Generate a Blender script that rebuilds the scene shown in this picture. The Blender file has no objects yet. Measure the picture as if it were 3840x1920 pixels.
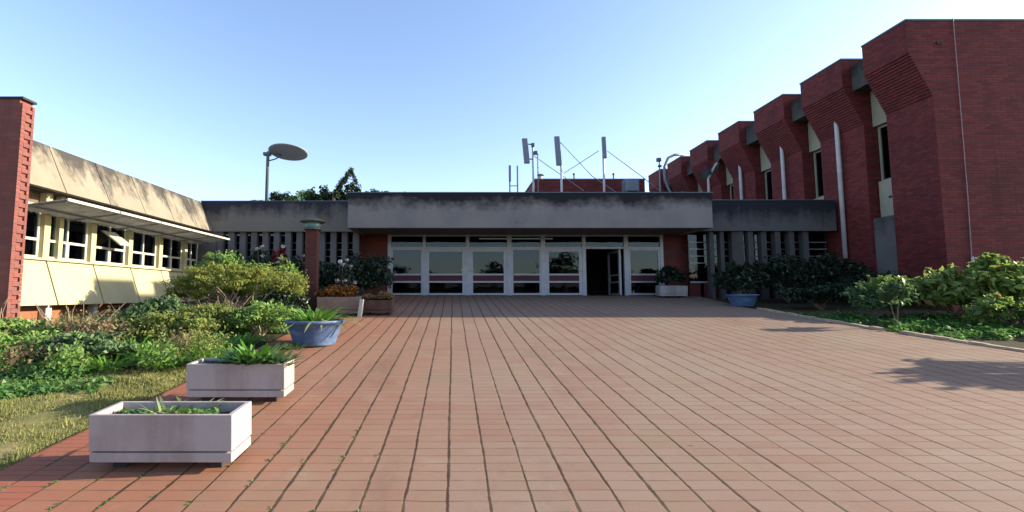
import bpy, math, random
import numpy as np
from mathutils import Vector, Matrix

random.seed(7)
RNG = np.random.default_rng(7)
SC = bpy.context.scene
COL = SC.collection
R = math.radians

# ------------------------------------------------------------------ camera
cam_d = bpy.data.cameras.new("camera")
cam = bpy.data.objects.new("camera", cam_d)
COL.objects.link(cam)
cam_d.sensor_width = 36.0
cam_d.lens = 16.547
cam_d.shift_x = 0.0573
cam_d.clip_start = 0.05
cam_d.clip_end = 2000
cam.location = (0, 0, 1.6)
cam.rotation_euler = (R(90 + 4.70), 0, 0)
SC.camera = cam

# ------------------------------------------------------------------ sky and sun
SUN_DIR = Vector((2.9, 0.2, 1.0)).normalized()
world = bpy.data.worlds.new("World")
SC.world = world
world.use_nodes = True
wn = world.node_tree.nodes
wl = world.node_tree.links
bg = wn["Background"]
sky = wn.new("ShaderNodeTexSky")
sky.sky_type = 'NISHITA'
sky.sun_disc = False
sky.sun_elevation = math.asin(SUN_DIR.z)
sky.sun_rotation = math.atan2(SUN_DIR.x, SUN_DIR.y)
sky.air_density = 1.0
sky.dust_density = 0.75
sky.ozone_density = 1.4
tint = wn.new("ShaderNodeMix")      # white balance of the photograph
tint.data_type = 'RGBA'
tint.blend_type = 'MULTIPLY'
tint.inputs[0].default_value = 1.0
tint.inputs[7].default_value = (0.96, 0.93, 1.0, 1.0)
wl.new(sky.outputs[0], tint.inputs[6])
wl.new(tint.outputs[2], bg.inputs[0])
bg.inputs[1].default_value = 0.15

sun_d = bpy.data.lights.new("sun", 'SUN')
sun = bpy.data.objects.new("sun", sun_d)
COL.objects.link(sun)
sun_d.energy = 4.9
sun_d.angle = R(0.5)
sun_d.color = (1.0, 0.88, 0.68)
sun.rotation_euler = SUN_DIR.to_track_quat('Z', 'Y').to_euler()
sun.location = (60, 4, 25)

vs = SC.view_settings
vs.view_transform = 'Standard'
vs.look = 'None'
vs.gamma = 1.0
vs.exposure = 1.35
vs.use_curve_mapping = False


# ------------------------------------------------------------------ node helpers
class NT:
    def __init__(self, name):
        self.m = bpy.data.materials.new(name)
        self.m.use_nodes = True
        self.t = self.m.node_tree
        self.t.nodes.clear()
        self.out = self.t.nodes.new("ShaderNodeOutputMaterial")

    def n(self, kind, **kw):
        nd = self.t.nodes.new("ShaderNode" + kind)
        for k, v in kw.items():
            if k.startswith("i_"):
                key = k[2:]
                key = int(key) if key.isdigit() else key.replace("_", " ")
                self.set(nd.inputs[key], v)
            else:
                setattr(nd, k, v)
        return nd

    def set(self, sock, v):
        if isinstance(v, bpy.types.NodeSocket):
            self.t.links.new(v, sock)
        elif isinstance(v, bpy.types.Node):
            self.t.links.new(v.outputs[0], sock)
        else:
            if isinstance(v, (tuple, list)) and len(v) == 3 and sock.type == 'RGBA':
                v = (*v, 1)
            sock.default_value = v

    def math(self, op, a, b=None, c=None):
        nd = self.t.nodes.new("ShaderNodeMath")
        nd.operation = op
        for i, v in enumerate((a, b, c)):
            if v is not None:
                self.set(nd.inputs[i], v)
        return nd.outputs[0]

    def mix(self, f, a, b, blend='MIX'):
        nd = self.t.nodes.new("ShaderNodeMix")
        nd.data_type = 'RGBA'
        nd.blend_type = blend
        self.set(nd.inputs[0], f)
        self.set(nd.inputs[6], a)
        self.set(nd.inputs[7], b)
        return nd.outputs[2]

    def ramp(self, f, stops):
        nd = self.t.nodes.new("ShaderNodeValToRGB")
        el = nd.color_ramp.elements
        while len(el) < len(stops):
            el.new(0.5)
        for e, (p, c) in zip(el, stops):
            e.position = p
            e.color = (*c, 1) if len(c) == 3 else c
        self.set(nd.inputs[0], f)
        return nd.outputs[0]

    def maprange(self, v, a, b, c=0.0, d=1.0):
        nd = self.t.nodes.new("ShaderNodeMapRange")
        for i, x in enumerate((v, a, b, c, d)):
            self.set(nd.inputs[i], x)
        return nd.outputs[0]

    def pos(self):
        if not hasattr(self, '_pos'):
            g = self.t.nodes.new("ShaderNodeNewGeometry")
            self._geo = g
            self._pos = g.outputs[0]
        return self._pos

    def xyz(self):
        if not hasattr(self, '_xyz'):
            s = self.t.nodes.new("ShaderNodeSeparateXYZ")
            self.set(s.inputs[0], self.pos())
            self._xyz = s.outputs
        return self._xyz

    def combine(self, x, y, z):
        s = self.t.nodes.new("ShaderNodeCombineXYZ")
        for i, v in enumerate((x, y, z)):
            self.set(s.inputs[i], v)
        return s.outputs[0]

    def noise(self, scale, detail=4, rough=0.6, vec=None, out=0):
        nd = self.t.nodes.new("ShaderNodeTexNoise")
        self.set(nd.inputs['Vector'], vec if vec is not None else self.pos())
        nd.inputs['Scale'].default_value = scale
        nd.inputs['Detail'].default_value = detail
        nd.inputs['Roughness'].default_value = rough
        return nd.outputs[out]

    def scaled(self, sx, sy, sz):
        nd = self.t.nodes.new("ShaderNodeVectorMath")
        nd.operation = 'MULTIPLY'
        self.set(nd.inputs[0], self.pos())
        nd.inputs[1].default_value = (sx, sy, sz)
        return nd.outputs[0]

    def bump(self, h, strength=0.4, dist=0.01):
        nd = self.t.nodes.new("ShaderNodeBump")
        nd.inputs['Strength'].default_value = strength
        nd.inputs['Distance'].default_value = dist
        self.set(nd.inputs['Height'], h)
        return nd.outputs[0]

    def principled(self, color, rough=0.8, normal=None, metal=0.0, spec=0.4):
        p = self.t.nodes.new("ShaderNodeBsdfPrincipled")
        self.set(p.inputs['Base Color'], color)
        self.set(p.inputs['Roughness'], rough)
        p.inputs['Metallic'].default_value = metal
        p.inputs['Specular IOR Level'].default_value = spec
        if normal is not None:
            self.set(p.inputs['Normal'], normal)
        self.t.links.new(p.outputs[0], self.out.inputs[0])
        return p

    def finish(self, shader):
        self.set(self.out.inputs[0], shader)
        return self.m


def mat_plain(name, col, rough=0.6, var=0.15, scale=6.0, metal=0.0, spec=0.4, bump=0.1):
    t = NT(name)
    n = t.noise(scale, 5, 0.65)
    d = tuple(c * (1 - var * 1.6) for c in col)
    l = tuple(min(1, c * (1 + var)) for c in col)
    c = t.ramp(n, [(0.3, d), (0.7, l)])
    t.principled(c, rough, t.bump(t.noise(scale * 6, 3), bump, 0.005), metal, spec)
    return t.m


def mat_brick(name, c1, c2, mortar, sx=1 / 1.5, bw=0.23, bh=0.086, ms=0.010, stain=(0.05, 0.03, 0.03), stain_amt=0.5, rough=0.85, spec=0.25):
    t = NT(name)
    x, y, z = t.xyz()
    g = t._geo
    sn = t.n("SeparateXYZ")
    t.set(sn.inputs[0], g.outputs['True Normal'])
    side = t.math('GREATER_THAN', t.math('ABSOLUTE', sn.outputs[0]), 0.55)
    h = t.math('ADD', t.math('MULTIPLY', side, y), t.math('MULTIPLY', t.math('SUBTRACT', 1.0, side), t.math('MULTIPLY', x, sx)))
    up = t.math('GREATER_THAN', t.math('ABSOLUTE', sn.outputs[2]), 0.8)
    v = t.math('ADD', t.math('MULTIPLY', up, y), t.math('MULTIPLY', t.math('SUBTRACT', 1.0, up), z))
    vec = t.combine(h, v, 0.0)
    b = t.n("TexBrick", offset=0.5, i_Vector=vec, i_Scale=1.0, i_Mortar_Size=ms, i_Mortar_Smooth=0.3,
            i_Brick_Width=bw, i_Row_Height=bh, i_Bias=-0.1)
    t.set(b.inputs['Color1'], c1)
    t.set(b.inputs['Color2'], c2)
    t.set(b.inputs['Mortar'], mortar)
    big = t.noise(0.9, 6, 0.65)
    col = t.mix(t.maprange(big, 0.5, 0.78, 0, stain_amt), b.outputs[0], stain)
    fine = t.noise(40, 3, 0.7)
    col = t.mix(0.35, col, t.mix(fine, (0.35, 0.35, 0.35), (1, 1, 1)), 'MULTIPLY')
    run = t.noise(1.0, 6, 0.7, t.scaled(1.6, 1.6, 0.12))
    col = t.mix(t.maprange(run, 0.52, 0.75, 0, 0.45), col, stain)
    salt = t.noise(1.7, 6, 0.75)
    col = t.mix(t.maprange(salt, 0.62, 0.85, 0, 0.22), col, mortar)
    hgt = t.math('ADD', t.math('MULTIPLY', b.outputs[1], -1.0), t.math('MULTIPLY', fine, 0.25))
    t.principled(col, rough, t.bump(hgt, 0.6, 0.008), 0, spec)
    return t.m


def mat_weathered(name, base, dark, z0, z1, streak=0.6, warm=None, sy=1.0, edge=0.25, runv=(2.2, 2.2, 0.16)):
    """concrete with black lichen weathering on its upper band (z0..z1) and runs below it"""
    t = NT(name)
    x, y, z = t.xyz()
    run = t.noise(1.0, 5, 0.7, t.scaled(*runv))
    fine = t.noise(7, 6, 0.7)
    blot = t.noise(1.3, 5, 0.6)
    k = t.maprange(z, z0, z1)
    a = t.math('ADD', k, t.math('MULTIPLY', t.math('SUBTRACT', blot, 0.5), 1.1))
    a = t.math('ADD', a, t.math('MULTIPLY', t.math('SUBTRACT', run, 0.5), streak * 2.2))
    a = t.math('ADD', a, t.math('MULTIPLY', t.math('SUBTRACT', fine, 0.5), 0.5))
    f = t.maprange(a, 0.5 - edge, 0.5 + edge + 0.1)
    b2 = warm if warm else tuple(c * 0.8 for c in base)
    lightc = t.mix(t.maprange(blot, 0.4, 0.65), base, b2)
    col = t.mix(f, lightc, dark)
    col = t.mix(0.3, col, t.mix(t.noise(22, 4, 0.7), (0.4, 0.4, 0.4), (1, 1, 1)), 'MULTIPLY')
    t.principled(col, 0.9, t.bump(t.noise(30, 4), 0.25, 0.006), 0, 0.2)
    return t.m


def mat_leaf(name, a, b, c=None, rough=0.5, trans=0.45, dead=None, dead_amt=0.0):
    """leaf with a hue of its own per leaf"""
    t = NT(name)
    g = t.n("NewGeometry")
    rnd = g.outputs['Random Per Island']
    stops = [(0.0, a), (0.6, b), (1.0, c or b)]
    if dead:
        stops = [(0.0, a), (0.5, b), (1 - dead_amt, c or b), (min(0.999, 1 - dead_amt + 0.01), dead)]
    col = t.ramp(rnd, stops)
    p = t.n("BsdfPrincipled")
    t.set(p.inputs['Base Color'], col)
    p.inputs['Roughness'].default_value = rough
    p.inputs['Specular IOR Level'].default_value = 0.35
    tr = t.n("BsdfTranslucent")
    t.set(tr.inputs[0], t.mix(0.5, col, (0.5, 0.6, 0.05), 'MULTIPLY'))
    tr2 = t.n("BsdfTranslucent")
    t.set(tr2.inputs[0], col)
    ms = t.n("MixShader")
    ms.inputs[0].default_value = trans
    t.t.links.new(p.outputs[0], ms.inputs[1])
    t.t.links.new(tr2.outputs[0], ms.inputs[2])
    t.t.nodes.remove(tr)
    return t.finish(ms.outputs[0])


def mat_paving():
    t = NT("brick_paving")
    x, y, z = t.xyz()
    BW, BH = 0.276, 0.138
    wob = t.math('MULTIPLY', t.math('SUBTRACT', t.noise(0.55, 3, 0.5), 0.5), 0.045)
    wob2 = t.math('MULTIPLY', t.math('SUBTRACT', t.noise(5.0, 3, 0.6), 0.5), 0.018)
    xs = t.math('ADD', t.math('ADD', x, wob), wob2)
    # strips of stretchers left of the border line, soldier bricks in the border
    border = t.math('LESS_THAN', x, -2.80)
    bh = t.math('ADD', t.math('MULTIPLY', border, 0.082 - BH), BH)
    u = t.math('DIVIDE', t.math('ADD', xs, 2.80), BW)
    v = t.math('DIVIDE', t.math('ADD', y, t.math('MULTIPLY', t.math('SUBTRACT', t.noise(1.6, 2, 0.5), 0.5), 0.035)), bh)
    fu = t.math('FRACT', u)
    fv = t.math('FRACT', v)
    du = t.math('MULTIPLY', t.math('MINIMUM', fu, t.math('SUBTRACT', 1.0, fu)), BW)
    dv = t.math('MULTIPLY', t.math('MINIMUM', fv, t.math('SUBTRACT', 1.0, fv)), bh)
    jn = t.noise(9, 4, 0.7)
    strip = t.n("TexWhiteNoise", noise_dimensions='1D')
    t.set(strip.inputs['W'], t.math('FLOOR', t.math('ADD', u, 0.5)))
    far = t.math('GREATER_THAN', y, 8.02)
    jw = t.math('ADD', t.math('MULTIPLY', t.maprange(jn, 0.25, 0.75), 0.0132), t.math('MULTIPLY', strip.outputs[0], 0.006))
    jw = t.math('MULTIPLY', jw, t.maprange(y, 3.0, 9.0, 1.0, 1.45))
    joint_u = t.math('SUBTRACT', 1.0, t.maprange(du, t.math('MULTIPLY', jw, 0.55), t.math('ADD', jw, 0.003)))
    cn = t.noise(3.1, 4, 0.7)
    joint_v = t.math('MULTIPLY', t.math('SUBTRACT', 1.0, t.maprange(dv, 0.002, 0.0075)), t.maprange(cn, 0.36, 0.60, 0.35, 0.95))
    exp = t.math('SUBTRACT', 1.0, t.maprange(t.math('ABSOLUTE', t.math('SUBTRACT', y, t.math('ADD', 8.02, wob2))), 0.012, 0.03))
    # brick colour
    wn_ = t.n("TexWhiteNoise", noise_dimensions='2D')
    t.set(wn_.inputs['Vector'], t.combine(t.math('FLOOR', u), t.math('FLOOR', v), 0.0))
    bc = t.ramp(wn_.outputs[0], [(0.0, (0.242, 0.144, 0.100)), (0.35, (0.255, 0.160, 0.113)), (0.7, (0.263, 0.173, 0.124)), (1.0, (0.250, 0.161, 0.117))])
    big = t.noise(0.45, 5, 0.6)
    bc = t.mix(t.maprange(big, 0.42, 0.66, 0, 0.7), bc, (0.265, 0.201, 0.146))
    red = t.maprange(x, 0.5, -2.6, 0, 0.62)
    bc = t.mix(red, bc, (0.327, 0.112, 0.052))
    bc = t.mix(t.math('MULTIPLY', border, 0.55), bc, (0.308, 0.085, 0.048))
    moss = t.noise(0.8, 6, 0.7)
    bc = t.mix(t.maprange(moss, 0.56, 0.78, 0, 0.6), bc, (0.214, 0.190, 0.099))
    dirt = t.noise(0.9, 7, 0.75, t.scaled(1.0, 0.45, 1.0))
    bc = t.mix(t.maprange(dirt, 0.54, 0.75, 0, 0.55), bc, (0.144, 0.089, 0.059))
    pale = t.noise(2.7, 5, 0.7)
    bc = t.mix(t.maprange(pale, 0.58, 0.75, 0, 0.4), bc, (0.331, 0.264, 0.188))
    grain = t.noise(60, 3, 0.7)
    bc = t.mix(0.35, bc, t.mix(grain, (0.45, 0.45, 0.45), (1.1, 1.1, 1.1)), 'MULTIPLY')
    jc = t.mix(t.maprange(t.noise(2.2, 4, 0.7), 0.45, 0.65), (0.050, 0.028, 0.016), (0.090, 0.066, 0.030))
    col = t.mix(joint_v, bc, (0.085, 0.050, 0.036))
    col = t.mix(t.math('MULTIPLY', exp, 0.6), col, (0.11, 0.07, 0.05))
    col = t.mix(t.math('MULTIPLY', joint_u, t.math('SUBTRACT', 0.97, t.math('MULTIPLY', border, 0.35))), col, jc)
    h = t.math('SUBTRACT', t.math('MULTIPLY', grain, 0.18), t.math('MAXIMUM', joint_u, t.math('MULTIPLY', joint_v, 0.5)))
    h = t.math('ADD', h, t.math('MULTIPLY', wn_.outputs[0], 0.2))
    t.principled(col, 0.8, t.bump(h, 0.3, 0.006), 0, 0.2)
    return t.m


def mat_glass(name, tint=(0.55, 0.6, 0.6), refl=0.12, rough=0.01):
    t = NT(name)
    tr = t.n("BsdfTransparent")
    t.set(tr.inputs[0], tint)
    gl = t.n("BsdfGlossy")
    t.set(gl.inputs[0], (0.80, 0.90, 1.0))
    gl.inputs['Roughness'].default_value = rough
    wob = t.bump(t.noise(1.2, 2), 0.06, 0.05)
    t.set(gl.inputs['Normal'], wob)
    fr = t.n("Fresnel")
    fr.inputs[0].default_value = 1.5
    f = t.math('ADD', fr.outputs[0], refl)
    ms = t.n("MixShader")
    t.set(ms.inputs[0], f)
    t.t.links.new(tr.outputs[0], ms.inputs[1])
    t.t.links.new(gl.outputs[0], ms.inputs[2])
    return t.finish(ms.outputs[0])


def mat_ground(name, stops, scale, bumpd=0.02):
    t = NT(name)
    n = t.noise(scale, 8, 0.7)
    n2 = t.noise(scale * 7, 5, 0.7)
    c = t.ramp(t.math('ADD', t.math('MULTIPLY', n, 0.7), t.math('MULTIPLY', n2, 0.3)), stops)
    t.principled(c, 0.95, t.bump(n2, 0.6, bumpd), 0, 0.1)
    return t.m


def mat_emit(name, col, s):
    t = NT(name)
    e = t.n("Emission")
    t.set(e.inputs[0], col)
    e.inputs[1].default_value = s
    return t.finish(e.outputs[0])


M = {}
M['paving'] = mat_paving()
M['red_brick'] = mat_brick("red_brick", (0.215, 0.038, 0.034), (0.125, 0.021, 0.022), (0.090, 0.036, 0.036), ms=0.013, stain=(0.045, 0.016, 0.018), rough=0.65, spec=0.1)
M['entrance_brick'] = mat_brick("entrance_brick", (0.17, 0.035, 0.03), (0.13, 0.028, 0.025), (0.08, 0.045, 0.04))
M['pier_brick'] = mat_brick("pier_brick", (0.235, 0.078, 0.066), (0.19, 0.062, 0.055), (0.15, 0.085, 0.075), ms=0.010, stain=(0.10, 0.03, 0.03))
M['orange_brick'] = mat_brick("orange_brick", (0.34, 0.13, 0.055), (0.28, 0.09, 0.045), (0.22, 0.14, 0.09), ms=0.009)
M['roof_fascia'] = mat_weathered("grey_weathered_concrete", (0.240, 0.218, 0.205), (0.023, 0.021, 0.025), 4.42, 5.12, 0.35, (0.20, 0.185, 0.185), runv=(0.45, 0.45, 2.6))
M['wing_fascia'] = mat_weathered("darker_weathered_concrete", (0.19, 0.172, 0.150), (0.034, 0.033, 0.044), 4.15, 5.15, 0.45, (0.20, 0.18, 0.145))
M['shaded_fascia'] = mat_weathered("shaded_weathered_concrete", (0.115, 0.110, 0.115), (0.026, 0.026, 0.034), 4.02, 5.0, 0.45, (0.12, 0.112, 0.105))  # lichen on top, plus painted-in shade of the tall hall next door
M['cream_fascia'] = mat_weathered("cream_weathered_concrete", (0.250, 0.222, 0.168), (0.058, 0.053, 0.048), 4.05, 5.40, 1.5, (0.215, 0.187, 0.138), edge=0.28)
M['fin'] = mat_weathered("fin_concrete", (0.15, 0.145, 0.15), (0.07, 0.068, 0.066), 3.4, 4.6, 0.5)
M['shaded_fin'] = mat_weathered("shaded_fin_concrete", (0.095, 0.09, 0.09), (0.05, 0.048, 0.046), 3.4, 4.6, 0.5)  # fin concrete again, darkened so its colour carries the right wing's shade
M['column_concrete'] = mat_weathered("column_concrete", (0.155, 0.140, 0.130), (0.07, 0.065, 0.06), 3.2, 4.6, 0.6)
M['lintel'] = mat_weathered("lintel_concrete", (0.09, 0.09, 0.08), (0.03, 0.033, 0.028), 8.8, 9.9, 0.6)
M['cream'] = mat_plain("cream_paint", (0.41, 0.375, 0.215), 0.75, 0.05, 2.0)
M['pale_cream'] = mat_plain("pale_cream_paint", (0.30, 0.275, 0.20), 0.75, 0.10, 2.0)
M['white'] = mat_plain("white_paint", (0.46, 0.44, 0.37), 0.5, 0.06, 3.0)
M['pipe'] = mat_plain("grey_white_pipe", (0.50, 0.48, 0.49), 0.5, 0.10, 3.0)
M['frame'] = mat_plain("grey_aluminium_frame", (0.36, 0.365, 0.40), 0.45, 0.08, 4.0, 0.3)
M['maroon'] = mat_plain("maroon_strip", (0.065, 0.010, 0.018), 0.6, 0.1)
M['glass'] = mat_glass("window_glass", (0.40, 0.44, 0.46), 0.0)
M['dark_glass'] = mat_glass("dark_glass", (0.25, 0.27, 0.27), 0.0)
M['dark'] = mat_plain("dark_interior", (0.035, 0.03, 0.03), 0.9, 0.2)
M['brown_wall'] = mat_plain("brown_interior", (0.30, 0.24, 0.165), 0.9, 0.2)
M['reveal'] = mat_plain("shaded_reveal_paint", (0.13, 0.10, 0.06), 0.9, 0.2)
M['curtain'] = mat_plain("pale_curtain_cloth", (0.52, 0.47, 0.46), 0.9, 0.15)
M['interior'] = mat_plain("interior_wall", (0.10, 0.09, 0.085), 0.9, 0.2)
M['soffit'] = mat_plain("soffit_paint", (0.11, 0.105, 0.10), 0.9, 0.15)
M['roof'] = mat_plain("roof_felt", (0.12, 0.11, 0.11), 0.95, 0.2)
M['planter'] = mat_weathered("pinkish_white_planter", (0.41, 0.36, 0.345), (0.27, 0.225, 0.20), -7.0, 14.0, 0.9, (0.385, 0.335, 0.325))
M['planter_box'] = mat_plain("tan_planter", (0.24, 0.17, 0.135), 0.85, 0.18, 5)
M['brown_box'] = mat_plain("brown_planter", (0.10, 0.05, 0.036), 0.85, 0.25, 5)
M['soil'] = mat_ground("dark_soil", [(0.3, (0.03, 0.02, 0.013)), (0.7, (0.075, 0.052, 0.034))], 5)
M['lawn'] = mat_ground("dry_lawn", [(0.30, (0.110, 0.120, 0.038)), (0.48, (0.18, 0.165, 0.060)), (0.62, (0.27, 0.215, 0.110)), (0.8, (0.19, 0.19, 0.065))], 2.2)
M['terrain'] = mat_ground("terrain_ground", [(0.3, (0.07, 0.08, 0.03)), (0.6, (0.12, 0.11, 0.05)), (0.8, (0.16, 0.13, 0.08))], 0.6)
M['bed'] = mat_ground("bed_soil", [(0.3, (0.025, 0.025, 0.012)), (0.55, (0.06, 0.05, 0.028)), (0.75, (0.09, 0.075, 0.035))], 3)
M['kerb'] = mat_plain("pale_kerb_brick", (0.42, 0.30, 0.20), 0.85, 0.2, 4)
M['bark'] = mat_plain("grey_bark", (0.14, 0.11, 0.08), 0.9, 0.25, 12)
M['twig'] = mat_plain("dry_twig", (0.26, 0.19, 0.13), 0.9, 0.25, 12)
M['steel'] = mat_plain("galvanised_steel", (0.19, 0.21, 0.235), 0.45, 0.12, 6, 0.4)
M['dark_steel'] = mat_plain("dark_steel", (0.09, 0.11, 0.13), 0.5, 0.12, 6, 0.3)
M['antenna'] = mat_plain("grey_antenna_panel", (0.17, 0.19, 0.23), 0.5, 0.08, 4)
M['dish'] = mat_plain("grey_dish", (0.25, 0.29, 0.345), 0.55, 0.05, 2)
M['lamp_red'] = mat_brick("lamp_brick", (0.13, 0.04, 0.032), (0.10, 0.032, 0.028), (0.07, 0.04, 0.035))
M['lamp_cap'] = mat_plain("lamp_cap_green", (0.04, 0.08, 0.065), 0.5, 0.15)
M['lamp_glass'] = mat_plain("frosted_lamp_glass", (0.10, 0.20, 0.19), 0.2, 0.1)
M['lamp_rim'] = mat_plain("lamp_rim", (0.10, 0.10, 0.085), 0.6, 0.15)
M['tube'] = mat_emit("fluorescent_tube", (0.9, 1.0, 0.85), 0.40)
M['tube_cream'] = mat_plain("tube_fitting", (0.5, 0.5, 0.45), 0.5)
M['cable'] = mat_plain("pale_cable", (0.30, 0.22, 0.24), 0.6, 0.1)
M['black'] = mat_plain("black_vent", (0.015, 0.012, 0.012), 0.7, 0.1)
M['flag_red'] = mat_plain("flag_red", (0.10, 0.016, 0.03), 0.8, 0.1)
M['flag_dark'] = mat_plain("flag_dark_green", (0.02, 0.05, 0.05), 0.8, 0.1)
M['flag_pale'] = mat_plain("flag_pale", (0.14, 0.17, 0.17), 0.8, 0.1)


def mat_awning():
    t = NT("translucent_awning_sheet")
    n = t.noise(3.0, 6, 0.7)
    c = t.ramp(n, [(0.3, (0.36, 0.36, 0.36)), (0.7, (0.62, 0.62, 0.60))])
    d = t.n("BsdfDiffuse")
    t.set(d.inputs[0], c)
    tr = t.n("BsdfTranslucent")
    t.set(tr.inputs[0], c)
    m = t.n("MixShader")
    m.inputs[0].default_value = 0.45
    t.t.links.new(d.outputs[0], m.inputs[1])
    t.t.links.new(tr.outputs[0], m.inputs[2])
    return t.finish(m.outputs[0])


M['awning'] = mat_awning()


def mat_pot():
    t = NT("blue_glazed_pot")
    n = t.noise(3.0, 6, 0.7, t.scaled(1, 1, 2.2))
    c = t.ramp(n, [(0.3, (0.04, 0.07, 0.16)), (0.5, (0.07, 0.12, 0.235)), (0.65, (0.13, 0.19, 0.30)), (0.78, (0.24, 0.29, 0.34))])
    t.principled(c, 0.5, t.bump(t.noise(14, 4), 0.3, 0.01), 0, 0.4)
    return t.m


M['pot'] = mat_pot()
L = {}
L['olive'] = mat_leaf("olive_feathery_leaf", (0.150, 0.190, 0.035), (0.235, 0.275, 0.050), (0.32, 0.31, 0.08), trans=0.5)
L['low_olive'] = mat_leaf("dull_olive_leaf", (0.102, 0.150, 0.034), (0.180, 0.228, 0.048), (0.252, 0.264, 0.078), trans=0.45)
L['green'] = mat_leaf("mid_green_leaf", (0.089, 0.192, 0.041), (0.180, 0.305, 0.063), (0.305, 0.408, 0.115))
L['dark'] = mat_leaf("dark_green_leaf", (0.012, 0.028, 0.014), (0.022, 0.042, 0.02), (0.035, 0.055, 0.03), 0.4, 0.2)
L['bluish'] = mat_leaf("blue_green_leaf", (0.055, 0.115, 0.042), (0.10, 0.175, 0.065), (0.17, 0.24, 0.11))
L['cover'] = mat_leaf("ground_cover_leaf", (0.045, 0.125, 0.026), (0.089, 0.207, 0.045), (0.147, 0.251, 0.075))
L['broad'] = mat_leaf("broad_leaf", (0.115, 0.195, 0.042), (0.20, 0.295, 0.065), (0.28, 0.33, 0.11), 0.45, 0.5, (0.24, 0.13, 0.05), 0.05)
L['strap'] = mat_leaf("strap_leaf", (0.074, 0.198, 0.020), (0.140, 0.298, 0.033), (0.215, 0.363, 0.066), 0.4, 0.35)
L['strap_dark'] = mat_leaf("dark_strap_leaf", (0.026, 0.091, 0.026), (0.052, 0.143, 0.039), (0.104, 0.195, 0.065), 0.35, 0.3)
L['spider'] = mat_leaf("striped_strap_leaf", (0.10, 0.17, 0.05), (0.22, 0.30, 0.10), (0.42, 0.46, 0.25), 0.4, 0.3)
L['autumn'] = mat_leaf("orange_brown_leaf", (0.209, 0.071, 0.011), (0.342, 0.142, 0.019), (0.399, 0.209, 0.038))
L['autumn_pale'] = mat_leaf("pale_brown_leaf", (0.16, 0.10, 0.035), (0.30, 0.19, 0.06), (0.36, 0.28, 0.12))
L['dry'] = mat_leaf("dry_leaf", (0.13, 0.10, 0.05), (0.22, 0.17, 0.09), (0.30, 0.24, 0.14))
L['grass'] = mat_leaf("lawn_blade", (0.124, 0.159, 0.035), (0.220, 0.227, 0.069), (0.357, 0.302, 0.138), 0.7, 0.3)
L['tree'] = mat_leaf("tree_leaf", (0.02, 0.04, 0.016), (0.04, 0.065, 0.025), (0.06, 0.08, 0.035))
L['petal_pink'] = mat_leaf("pink_petal", (0.45, 0.16, 0.16), (0.6, 0.4, 0.36), (0.7, 0.62, 0.5))
L['petal_white'] = mat_leaf("white_petal", (0.62, 0.56, 0.50), (0.72, 0.68, 0.60), (0.78, 0.75, 0.68))
L['red_leaf'] = mat_leaf("red_young_leaf", (0.16, 0.02, 0.025), (0.24, 0.03, 0.035), (0.3, 0.06, 0.05))


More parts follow.
